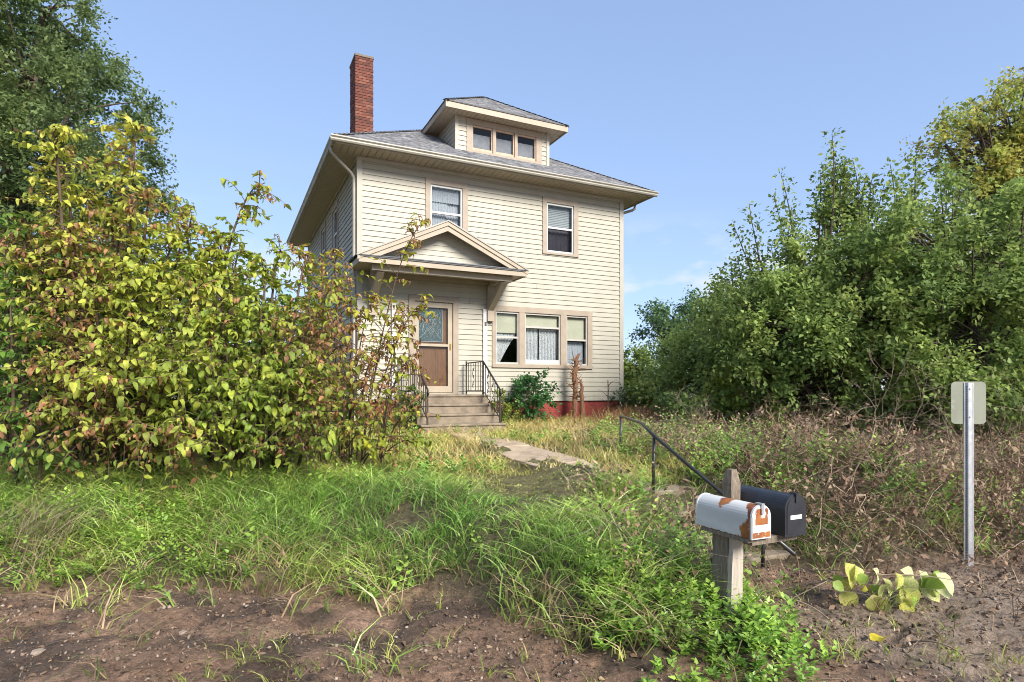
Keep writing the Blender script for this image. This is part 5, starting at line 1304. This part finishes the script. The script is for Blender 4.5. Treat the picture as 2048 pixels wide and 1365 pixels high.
V, F, C = blades(X, Y, (.12 + .22 * RNG.random(n) * (.4 + fbm(X * .9, Y * .9, 83))) * (1 - .65 * trodden(X, Y)), .009 + .006 * RNG.random(n), .4 + .7 * RNG.random(n), RNG.random(n) * 6.283, cols)
tag(link('lawn_grass', np_mesh('lawn_grass', V, F, C), M['grass']), 'dry yellowish lawn grass between the bank and the house', 'grass', kind='stuff')

# single sprouts of grass in the mud
nT = 420
X, Y = scatter(nT, -4.5, 3.5, 3.2, 6); ok = in_view(X, Y) & (mud_mask(X, Y) > .6) & (fbm(X * 1.2, Y * 1.2, 91) + .25 * sstep(-1.5, 1.5, X) > .53); X, Y = X[ok], Y[ok]
TX = np.repeat(X, 6) + RNG.normal(size=len(X) * 6) * .02; TY = np.repeat(Y, 6) + RNG.normal(size=len(X) * 6) * .02; n = len(TX)
V, F, C = blades(TX, TY, .05 + .15 * RNG.random(n), .006 + .003 * RNG.random(n), .4 + .9 * RNG.random(n), RNG.random(n) * 6.283, palette([(.12, .19, .035), (.22, .26, .05), (.32, .28, .10)], RNG.random(n)))
tag(link('grass_sprouts', np_mesh('grass_sprouts', V, F, C), M['grass']), 'thin grass sprouts scattered over the bare mud', 'grass', kind='stuff')

# leafy weeds: sprigs of small leaves on short stems
def sprigs(X, Y, hgt, ls, pal, nl=14, tmpl=HEXL, spread=.5):
    n = len(X); Z = ground_z(X, Y); m = n * nl; rep = np.repeat(np.arange(n), nl)
    g = np.tile(np.linspace(.12, 1, nl), n); ln = rdir(n, 2.2)[rep]; H = hgt[rep]
    pos = np.stack([X, Y, Z], -1)[rep] + ln * (H * g)[:, None]
    a = np.tile(np.arange(nl) * 2.4, n) + (RNG.random(n) * 6.28)[rep]; od = np.stack([np.cos(a), np.sin(a), .35 * np.ones(m)], -1)
    pos = pos + od * (H * spread * .3 * (1.1 - g) * RNG.random(m))[:, None]
    d = unit(od + ln * .3 + rdir(m) * .3); nr = unit(np.array([0, 0, 1.0]) + rdir(m) * .5)
    sc = ls[rep] * (.6 + .6 * RNG.random(m)) * (1.15 - .45 * g)
    cw = np.clip(RNG.random(n)[rep] * .7 + .3 * g, 0, 1)
    return batch(tmpl[0], tmpl[1], pos, frames(d, nr), np.stack([sc * .8, sc, sc], -1), palette(pal, cw, .2))
nT = 7600
X, Y = scatter(nT, -6, 9, 3.4, 12); dz = dryzone(X, Y); mm = mud_mask(X, Y); cl = fbm(X * 1.6, Y * 1.6, 101)
ok = in_view(X, Y) & (mm < .6) & ~blocked(X, Y) & (cl > .50 - .07 * dz) & ((dz > .3) | (RNG.random(nT) < .4)); ok &= RNG.random(nT) > trodden(X, Y)
ok &= ~((ST(X, Y)[0] > 1.5) & (ST(X, Y)[0] < 2.85) & (ST(X, Y)[1] > -9.4) & (ST(X, Y)[1] < -7.2))
X, Y = X[ok], Y[ok]; dz = dz[ok]
bs = [sprigs(X, Y, (.10 + .26 * RNG.random(len(X))) * (1 + .7 * dz), .05 + .045 * RNG.random(len(X)), [(.08, .15, .035), (.13, .23, .045), (.20, .31, .055), (.28, .37, .08)])]
# thick weeds round the mailbox posts and along the left edge of the mud
X, Y = scatter(560, .55, 2.0, 3.45, 4.9); ok = (RNG.random(560) > mud_mask(X, Y) * .9); bs.append(sprigs(X[ok], Y[ok], .08 + .16 * RNG.random(ok.sum()), .04 + .03 * RNG.random(ok.sum()), [(.08, .15, .03), (.13, .23, .04), (.20, .32, .05), (.28, .38, .07)]))
X, Y = scatter(700, -6, -2.6, 4.7, 6.4); ok = (RNG.random(700) > mud_mask(X, Y) * .95) & (fbm(X * 2, Y * 2, 103) > .45); bs.append(sprigs(X[ok], Y[ok], .12 + .2 * RNG.random(ok.sum()), .04 + .03 * RNG.random(ok.sum()), [(.09, .17, .035), (.16, .26, .045), (.25, .35, .06)]))
fs = np.concatenate([RNG.random(85) * 1.5 - .5, 2.7 + RNG.random(45) * 1.2, 4.0 + RNG.random(20) * 3.0]); ft = -.2 - 1.0 * RNG.random(150); fx, fy = W2(fs, ft)
bs.append(sprigs(fx, fy, (.22 + .5 * RNG.random(150)) * np.where(fs > 4.0, .55, 1), .06 + .04 * RNG.random(150), [(.07, .13, .03), (.12, .19, .045), (.22, .25, .06), (.28, .20, .09)], nl=22))
V, F, C = joinb(bs)
tag(link('leafy_weeds', np_mesh('leafy_weeds', V, F, C), M['grass']), 'bright green leafy weeds among the grass and dead stalks', 'weeds', kind='stuff')

# dead brown weeds over the right bank
def stalks(X, Y, Lb, wid, lean, ldir, cols): return blades(X, Y, Lb, wid, lean, ldir, cols)
nT = 36000
X, Y = scatter(nT, .2, 11, 4.2, 13.5); ok = in_view(X, Y) & (RNG.random(nT) < dryzone(X, Y)) & (RNG.random(nT) > mud_mask(X, Y) * .93) & ~blocked(X, Y)
s_, t_ = ST(X, Y); ok &= ~((s_ > 1.45) & (s_ < 2.85) & (t_ > -9.5) & (t_ < -3) & (RNG.random(nT) < .93)); ok &= ~((s_ < 1.5) & (t_ > -9.6) & (RNG.random(nT) < .6)); ok &= ~((np.abs(t_ + 3.3) < .33) & (RNG.random(nT) < .7))
X, Y = X[ok], Y[ok]; n = len(X); clp = fbm(X * 1.1, Y * 1.1, 111)
BR = [(.10, .058, .040), (.17, .105, .070), (.25, .168, .112), (.33, .25, .175)]
lowf = np.where(ST(X, Y)[0] < 1.6, .55, 1.0) * np.where((X < 3.6) & (Y > 9), .5, 1.0)
V1 = stalks(X, Y, lowf * (.14 + .75 * RNG.random(n) ** 1.5) * np.clip(3.2 * (clp - .28), .25, 1.5), .005 + .004 * RNG.random(n), .6 + 1.0 * RNG.random(n), np.where(RNG.random(n) < .5, DOWN + RNG.normal(size=n), RNG.random(n) * 6.283), palette(BR, np.clip(clp * 1.2 - .2 + .4 * (RNG.random(n) - .3), 0, 1)))
bs = [V1]
k = 2; rep = np.repeat(np.arange(n), k); m = n * k      # shrivelled leaves along the stalks
hh = RNG.random(m); pos = np.stack([X[rep], Y[rep], ground_z(X, Y)[rep]], -1) + RNG.normal(size=(m, 3)) * np.array([.07, .07, .02]); pos[:, 2] += .02 + hh * .45 * np.clip(3.2 * (clp[rep] - .28), .15, 1.4)
bs.append(batch(KITE[0], KITE[1], pos, frames(rdir(m, -.3), rdir(m)), .022 + .045 * RNG.random(m) ** 1.5, palette(BR, np.clip(clp[rep] * .9 - .1 + .35 * RNG.random(m), 0, 1), .35)))
n3 = 2600; j3 = RNG.integers(0, n, n3)       # long pale stems lying across the tangle
v3, f3, c3_ = stalks(X[j3] + RNG.normal(size=n3) * .1, Y[j3] + RNG.normal(size=n3) * .1, .45 + .7 * RNG.random(n3), .006 + .004 * RNG.random(n3), 1.5 + .8 * RNG.random(n3), RNG.random(n3) * 6.283, palette([(.17, .12, .085), (.30, .23, .165), (.42, .34, .25)], RNG.random(n3))); v3[:, 2] += .10
bs.append((v3, f3, c3_))
def dead_template(seed):
    rg = np.random.default_rng(seed); V = []; F = []
    def rib(pts, w0, w1):
        b = len(V); pts = np.array(pts); n_ = len(pts); sd_ = unit(rg.normal(size=(1, 3)))[0]
        for i_, p_ in enumerate(pts):
            w_ = w0 + (w1 - w0) * i_ / (n_ - 1); V.append(p_ - sd_ * w_); V.append(p_ + sd_ * w_)
        for i_ in range(n_ - 1): a_ = b + 2 * i_; F.extend([(a_, a_ + 1, a_ + 3), (a_, a_ + 3, a_ + 2)])
    def lf(p_, sz):
        b = len(V); d_ = unit(rg.normal(size=(1, 3)) + np.array([0, 0, -.8]))[0]; e1 = unit(np.cross(d_, rg.normal(size=3))[None])[0]
        V.extend([p_, p_ + d_ * sz * .5 + e1 * sz * .22, p_ + d_ * sz, p_ + d_ * sz * .5 - e1 * sz * .22]); F.extend([(b, b + 1, b + 2), (b, b + 2, b + 3)])
    p = np.zeros(3); d_ = np.array([0, 0, 1.0]); pts = [p.copy()]
    for k_ in range(5): d_ = unit((d_ + rg.normal(size=3) * .22)[None])[0]; p = p + d_ * .2; pts.append(p.copy())
    rib(pts, .010, .004)
    for k_ in range(9):
        j_ = rg.integers(1, 6); q0 = pts[j_ - 1] + (pts[j_] - pts[j_ - 1]) * rg.random(); dd = unit(rg.normal(size=(1, 3)) + np.array([0, 0, .5]))[0]; q1 = q0 + dd * (.14 + .2 * rg.random()); q2 = q1 + unit((dd + rg.normal(size=3) * .6)[None])[0] * .12
        rib([q0, q1, q2], .006, .003)
        for c_ in range(3): lf(q0 + (q2 - q0) * rg.random(), .05 + .07 * rg.random())
    return np.array(V), np.array(F)
nD = 1700; jd = RNG.integers(0, n, nD); cd_ = clp[jd]; tall = np.argsort(-cd_ + .15 * RNG.random(nD)); jd = jd[tall[:1500]]; jd = jd[((X[jd] > 3.6) | (Y[jd] < 8.5)) & ((X[jd] > 2.3) | (Y[jd] > 5.6))]
for tk in range(6):
    T_, F_ = dead_template(300 + tk); j_ = jd[tk::6]; m_ = len(j_); yw = rdir(m_, 1.1); px_ = np.stack([X[j_], Y[j_], ground_z(X[j_], Y[j_]) - .03], -1)
    az_ = RNG.random(m_) * 6.283; xh = np.stack([np.cos(az_), np.sin(az_), np.zeros(m_)], -1); x_ = unit(np.cross(yw, xh)); y_ = np.cross(yw, x_)
    bs.append(batch(T_, F_, px_, np.stack([x_, y_, yw], -1), (.35 + .65 * RNG.random(m_) * (.4 + clp[j_])) * (1 + .7 * sstep(-7.5, -5.5, ST(X[j_], Y[j_])[1]) * sstep(4.2, 5.2, X[j_])), palette([(.11, .065, .045), (.19, .12, .08), (.28, .20, .135), (.38, .29, .20)], np.clip(RNG.random(m_) * .8 + .2 * clp[j_], 0, 1), .2)))
V, F, C = joinb(bs)
tag(link('dead_weeds', np_mesh('dead_weeds', V, F, C), M['dryweed']), 'tangle of dead brown weeds covering the right bank', 'weeds', kind='stuff')

# leaf litter, chips and twigs on the mud
nT = 9500
X, Y = scatter(nT, -5, 5.5, 3.2, 7.2); ok = in_view(X, Y) & (RNG.random(nT) < mud_mask(X, Y) + .08) & (RNG.random(nT) < .35 + 1.3 * np.clip(fbm(X * 1.5, Y * 1.5, 121) - .42, 0, 1) * 3); X, Y = X[ok], Y[ok]; n = len(X)
pos = np.stack([X, Y, ground_z(X, Y) + .008], -1)
d = rdir(n); d[:, 2] *= .15
bs = [batch(HEXL[0], HEXL[1], pos, frames(unit(d), unit(np.array([0, 0, 1.0]) + rdir(n) * .35)), .012 + .045 * RNG.random(n) ** 2.2, palette([(.085, .055, .036), (.15, .095, .06), (.24, .155, .095), (.33, .23, .15)], RNG.random(n), .3))]
n2 = 3600; X, Y = scatter(n2, -5, 6, 3.2, 7); ok = in_view(X, Y) & (mud_mask(X, Y) > .3); X, Y = X[ok], Y[ok]; n2 = len(X)
d = rdir(n2); d[:, 2] *= .12; SL = (np.array([(-.02, 0, 0), (.02, 0, 0), (.015, .5, .05), (-.015, .5, .05), (0, 1, 0)], float), np.array([(0, 1, 2), (0, 2, 3), (3, 2, 4)]))
bs.append(batch(SL[0], SL[1], np.stack([X, Y, ground_z(X, Y) + .008], -1), frames(unit(d), np.tile(np.array([0, 0, 1.0]), (n2, 1))), np.stack([.12 + 0 * X, .05 + .22 * RNG.random(n2) ** 2, .1 + 0 * X], -1), palette([(.10, .07, .045), (.20, .145, .09), (.30, .23, .15)], RNG.random(n2), .3)))
V, F, C = joinb(bs)
tag(link('leaf_litter', np_mesh('leaf_litter', V, F, C), M['dryweed']), 'dry leaf scraps and straw lying on the mud', 'litter', kind='stuff')

nK = 20000
X, Y = scatter(nK, -5, 5.5, 3.2, 7.0); ok = in_view(X, Y) & (RNG.random(nK) < mud_mask(X, Y)) & (fbm(X * 3, Y * 3, 151) > .40); X, Y = X[ok], Y[ok]; n = len(X)
OC = (np.array([(1, 0, 0), (0, 1, .1), (-.9, .1, 0), (.1, -1, 0), (0, .1, .8), (0, 0, -.7)], float), np.array([(0, 1, 4), (1, 2, 4), (2, 3, 4), (3, 0, 4), (1, 0, 5), (2, 1, 5), (3, 2, 5), (0, 3, 5)]))
sz_ = .004 + .018 * RNG.random(n) ** 4 + .004 * RNG.random(n)
V, F, C = batch(OC[0], OC[1], np.stack([X, Y, ground_z(X, Y) + sz_ * .2], -1), frames(rdir(n), rdir(n)), np.stack([sz_ * (.7 + .6 * RNG.random(n)), sz_, sz_ * .7], -1), palette([(.09, .062, .045), (.17, .12, .088), (.25, .185, .14), (.34, .28, .23)], RNG.random(n) ** 1.5, .25))
tag(link('mud_crumbs', np_mesh('mud_crumbs', V, F, C), M['dryweed']), 'crumbs of soil and grit scattered over the bare mud', 'soil', kind='stuff')

# ------------------------------------------------------------------ single plants and dead wood near the house
def sp_loc(s, t, dz=0): x, y = W2(s, t); return (x, y, gz1(x, y) + dz)
def shrub_at(name, label, s, t, r, h, ls, pal, ncl, tmpl=HEXL):
    b = sp_loc(s, t); make_tree(name, label, b, [((b[0], b[1], b[2] + h * .6), (r, r, h * .42)), ((b[0] + r * .3, b[1], b[2] + h * .72), (r * .7, r * .7, h * .3)), ((b[0] - r * .4, b[1], b[2] + h * .45), (r * .7, r * .7, h * .3))], ncl, 6, 8, ls, r * .45, pal, .025, tmpl, cat='shrub', bark='twig')
shrub_at('rose_bush', 'leafy green bush below the triple window', 4.05, -.75, .52, 1.25, .085, [(.03, .085, .03), (.05, .13, .04), (.075, .17, .06)], 46)
shrub_at('weed_bush', 'small green weed bush by the foot of the steps railing', 2.85, -1.5, .22, .85, .06, GREEN_Y, 16)
shrub_at('weed_bush', 'green weeds growing under the left railing of the steps', .75, -1.7, .28, .9, .06, GREEN_M, 20)
shrub_at('corner_bush', 'thin straggly green bush at the right corner of the house', 6.75, -.7, .4, 1.1, .06, [(.06, .10, .035), (.09, .13, .05)], 12)
b = sp_loc(5.42, -.45)
st_ = empty('dead_stump', b, 0, 'two broken brown dead trunks standing before the right end of the triple window', 'stump')
mb = MB()
def gnarl(p0, p1, r0, r1, n=12, w=.012):
    p0, p1 = np.array(p0), np.array(p1); return [tuple(p0 + (p1 - p0) * g + RNG.normal(size=3) * w * (.3 + g)) for g in np.linspace(0, 1, n)], [(r0 + (r1 - r0) * g) * (1 + .13 * RNG.normal()) for g in np.linspace(0, 1, n)]
a, r_ = gnarl((0, 0, -.1), (.02, 0, 1.62), .075, .055); mb.tube(a, r_, 9); mb.build('trunk', M['deadwood'], st_, smooth=False)
mb = MB(); a, r_ = gnarl((.22, -.04, -.1), (.16, 0, 1.15), .09, .03); mb.tube(a, r_, 8); mb.build('trunk', M['deadwood'], st_)
mb = MB()
for k in range(90):
    g = RNG.random(); z = .5 + g * 1.15; d = rdir(1)[0]; p = np.array([.02, 0, z]) + d * .05; e_ = p + d * (.08 + .2 * RNG.random()) + np.array([0, 0, .06]); mb.tube([tuple(p), tuple((p + e_) / 2 + RNG.normal(size=3) * .02), tuple(e_)], [.012, .008, .003], 4)
mb.tube([(.02, 0, 1.6), (.08, 0, 1.72), (.13, 0, 1.80)], [.06, .045, .03], 6); mb.tube([(.02, 0, 1.55), (-.04, 0, 1.75), (-.08, 0, 1.97)], [.03, .012, .004], 5)
mb.build('broken_twig', M['deadwood'], st_)
b = sp_loc(6.35, -.6)
bs_ = empty('bare_stick_plant', b, 0, 'thin dark bare stick plant near the right corner of the house', 'plant')
mb = MB(); mb.tube([(0, 0, -.1), (.01, 0, .5), (.0, 0, 1.12)], [.016, .014, .012], 6); mb.build('stem', M['twig'], bs_)
mb = MB()
for k in range(9): a_ = RNG.random() * 6.28; z = .4 + .07 * k; mb.tube([(0, 0, z), (.12 * math.cos(a_), .1 * math.sin(a_), z + .12), (.3 * math.cos(a_), .25 * math.sin(a_), z + .2)], [.008, .005, .002], 4)
mb.build('twig', M['twig'], bs_)

# reddish dry grass clump and bare dead bushes on the right
def dead_bush(name, label, base, h, nst, spread, matn='drytwig', r=.008, depth=3):
    o = empty(name, base, 0, label, 'bush', 'bare dead bushes on the right bank'); mb = MB()
    def grow(p, d, L_, rr, lev):
        n = 4; pts = [p]; q = p.copy(); dd = d.copy()
        for k in range(n): dd = unit((dd + RNG.normal(size=3) * .16)[None])[0]; q = q + dd * L_ / n; pts.append(q.copy())
        mb.tube([tuple(x) for x in pts], [rr * (1 - .6 * k / n) for k in range(n + 1)], 4, caps=False)
        if lev > 0:
            for k in range(3): j = RNG.integers(1, n + 1); grow(pts[j], unit((dd + RNG.normal(size=3) * .6)[None])[0], L_ * (.45 + .25 * RNG.random()), rr * .55, lev - 1)
    for k in range(nst):
        d = unit((np.array([0, 0, 1.0]) + RNG.normal(size=3) * spread)[None])[0]; grow(np.array([RNG.normal() * .08, RNG.normal() * .08, -.05]), d, h * (.4 + .3 * RNG.random()), r, depth)
    mb.build('branch', M[matn], o); return o
def onb(px, d): X = (px - 1024) / 1203 * d; return (X, d, gz1(X, d))
dead_bush('dead_bush', 'tall pale bare dead bush before the dark trees', onb(1745, 8.7), 1.9, 7, .35)
dead_bush('dead_bush', 'brownish bare dead bush left of the tall pale one', onb(1640, 9.2), 1.1, 12, .6, r=.006)
dead_bush('dead_bush', 'pale bare twigs standing behind the road sign', onb(1990, 8.0), 1.5, 8, .5, r=.006)
dead_bush('dead_bush', 'dry upright stalks near the low fern-leaved shrub', onb(1395, 11.5), 1.0, 14, .35, r=.006)
dead_bush('dead_bush', 'wide mat of dry grey twigs to the left of the sign post', onb(1830, 7.4), .9, 22, .9, r=.005)
dead_bush('dead_bush', 'low tangle of dry brown twigs above the black mailbox', onb(1560, 8.0), .8, 20, .9, r=.005)
n = 2600; c = onb(1295, 14.2); X = c[0] + RNG.normal(size=n) * .55; Y = c[1] + RNG.normal(size=n) * .4
V, F, C = blades(X, Y, .25 + .45 * RNG.random(n), .009 + .004 * RNG.random(n), .2 + .5 * RNG.random(n), RNG.random(n) * 6.283, palette([(.24, .11, .05), (.36, .19, .09), (.42, .26, .14)], RNG.random(n)))
tag(link('red_grass', np_mesh('red_grass', V, F, C), M['dryweed']), 'clump of reddish dry grass right of the house corner', 'grass', kind='stuff')
n = 160; X = -4.6 + RNG.normal(size=n) * .18; Y = 5.75 + RNG.normal(size=n) * .15
V, F, C = blades(X, Y, .6 + .4 * RNG.random(n), .006 + .003 * RNG.random(n), .7 + .4 * RNG.random(n), 2.9 + RNG.normal(size=n) * .25 + 3.14, palette([(.30, .24, .15), (.40, .33, .22)], RNG.random(n)))
tag(link('dry_straw', np_mesh('dry_straw', V, F, C), M['dryweed']), 'sheaf of pale dry straw leaning at the left edge', 'grass', kind='stuff')

# fallen branch with big yellow leaves
fb = Vector(ray(1640, 1195, 5.1)); fb.z = gz1(fb.x, fb.y)
br = empty('fallen_branch', tuple(fb), 0, 'cut branch with large yellow heart-shaped leaves lying on the mud', 'branch')
A_ = Vector(ray(1615, 1170, 5.2)) - fb; B_ = Vector(ray(1760, 1150, 5.0)) - fb; C2 = Vector(ray(1905, 1160, 4.9)) - fb
mb = MB(); pts = bez(np.array(A_), np.array(B_) + np.array([0, 0, .06]), np.array(C2), 10); mb.tube([tuple(p) for p in pts], [.009 - .0006 * k for k in range(10)], 6)
mb.tube([tuple(np.array(Vector(ray(1615, 1140, 5.2)) - fb)), tuple(pts[3] + np.array([0, 0, .05])), tuple(pts[5])], [.006, .005, .004], 5)
mb.build('stem', M['drytwig'], br, smooth=True)
HEART = []
for (cu, fo) in ((.25, .35), (.5, .5), (.8, .3)):
    T_, F_, Ew = broad_leaf(cu, fo, .86, 6, .02); HEART.append((T_, F_))
hc = [(.40, .40, .11), (.46, .47, .19), (.36, .35, .05), (.22, .31, .06), (.47, .50, .27)]
hm = {}
spots = [(1690, 1135, .2, 0), (1710, 1140, .18, 1), (1700, 1165, .16, 2), (1665, 1175, .10, 3), (1690, 1190, .19, 0), (1745, 1148, .15, 4), (1765, 1165, .15, 1), (1780, 1180, .16, 1), (1745, 1200, .19, 0), (1770, 1205, .12, 2), (1800, 1150, .20, 4), (1820, 1160, .19, 1), (1815, 1180, .18, 0), (1835, 1150, .18, 4), (1850, 1160, .18, 3), (1870, 1155, .19, 4), (1885, 1160, .18, 3), (1830, 1195, .15, 2), (1812, 1215, .15, 2), (1785, 1225, .13, 2), (1860, 1180, .16, 3), (1795, 1170, .17, 0), (1755, 1178, .14, 3), (1720, 1170, .14, 2), (1845, 1178, .16, 1), (1675, 1160, .1, 3), (1705, 1150, .13, 4), (1730, 1158, .1, 3), (1790, 1155, .14, 0), (1808, 1168, .12, 3), (1862, 1165, .15, 0), (1880, 1172, .14, 4), (1840, 1168, .16, 0), (1758, 1190, .12, 1), (1822, 1200, .12, 3), (1798, 1196, .14, 1)]
for i, (px, py, ls, ci) in enumerate(spots):
    key = (i % 3, ci)
    if key not in hm:
        T_, F_ = HEART[i % 3]; c = np.array(hc[ci]); me = np_mesh('leaf', T_, F_, np.tile(c, (len(T_), 1)) * (.9 + .2 * RNG.random((len(T_), 1))), smooth=True); me.materials.append(M['leaf_shrub']); hm[key] = me
    lo = bpy.data.objects.new('leaf', hm[key]); COL.objects.link(lo); lo.parent = br
    p = np.array(Vector(ray(px, py - 10, 4.95 + .25 * RNG.random())) - fb)
    d = unit((np.array([.7 * RNG.normal() + .2, -.45 + .3 * RNG.normal(), -.65 - .5 * RNG.random()]))[None]); nr = unit((np.array([.5 * RNG.normal(), -.7, .6 + .3 * RNG.normal()]))[None])
    mt = np.eye(4); mt[:3, :3] = frames(d, nr)[0] * ls * 1.12; mt[:3, 3] = p; lo.matrix_basis = Matrix(mt.tolist())
yl = Vector(ray(1768, 1285, 4.25)); yl.z = gz1(yl.x, yl.y) + .07
T_, F_ = HEART[1]; me = np_mesh('fallen_leaf', T_ * .17, F_, np.tile(np.array([.52, .44, .04]), (len(T_), 1)), smooth=True); me.materials.append(M['leaf_shrub'])
lo = tag(link('fallen_leaf', me), 'single large yellow leaf lying alone on the mud below the branch', 'leaf'); lo.location = yl; lo.rotation_euler = (.3, .2, 2.2)

# twigs and stones on the mud
for (x0_, y0_, x1_, y1_, d_, lab) in ((1560, 1225, 1665, 1165, 4.9, 'grey stick lying beside the mailbox post towards the yellow leaves'), (1820, 1215, 1925, 1330, 4.4, 'long pale curved stem lying below the yellow leaves')):
    a = Vector(ray(x0_, y0_, d_)); c = Vector(ray(x1_, y1_, d_ - .3)); a.z = gz1(a.x, a.y) + .03; c.z = gz1(c.x, c.y) + .02; o = empty('stick', tuple(a), 0, lab, 'stick')
    pts = bez(np.zeros(3), np.array((c - a) / 2) + np.array([.03, .02, .08]), np.array(c - a), 9); mb = MB(); mb.tube([tuple(p) for p in pts], [.009 - .0006 * k for k in range(9)], 6); mb.build('shaft', M['drytwig'], o, smooth=True)
for (px, py, sz, lab) in ((75, 1305, .05, 'flat tan stone on the mud at the lower left'), (462, 1238, .035, 'pale chip of stone on the mud left of centre'), (365, 1262, .03, 'small pale stone near the grass sprout in the mud'), (835, 1105, .09, 'pale stone showing in the bare scar of the bank'), (1270, 853, .09, 'small white block lying by the house corner')):
    d_ = 1.74 * 1203 / (py - 782) if py > 1150 else (6.0 if py > 1000 else 14.0)
    X_ = (px - 1024) / 1203 * d_; mb = MB(); n = 7
    rings = [[(sz * rr * (1 + .2 * RNG.normal()) * math.cos(k * 6.283 / n), sz * .7 * rr * (1 + .2 * RNG.normal()) * math.sin(k * 6.283 / n), z) for k in range(n)] for rr, z in ((.8, -.02), (1, .006), (.75, sz * .35))]
    V_ = sum(rings, []); F_ = [(r * n + k, r * n + (k + 1) % n, (r + 1) * n + (k + 1) % n, (r + 1) * n + k) for r in range(2) for k in range(n)] + [tuple(2 * n + k for k in range(n))]
    mb.add(V_, F_); o = mb.build('stone', M['stone'] if py > 900 else M['white']); o.location = (X_, d_, gz1(X_, d_)); o.rotation_euler = (0, 0, RNG.random() * 6); tag(o, lab, 'stone', 'loose stones')
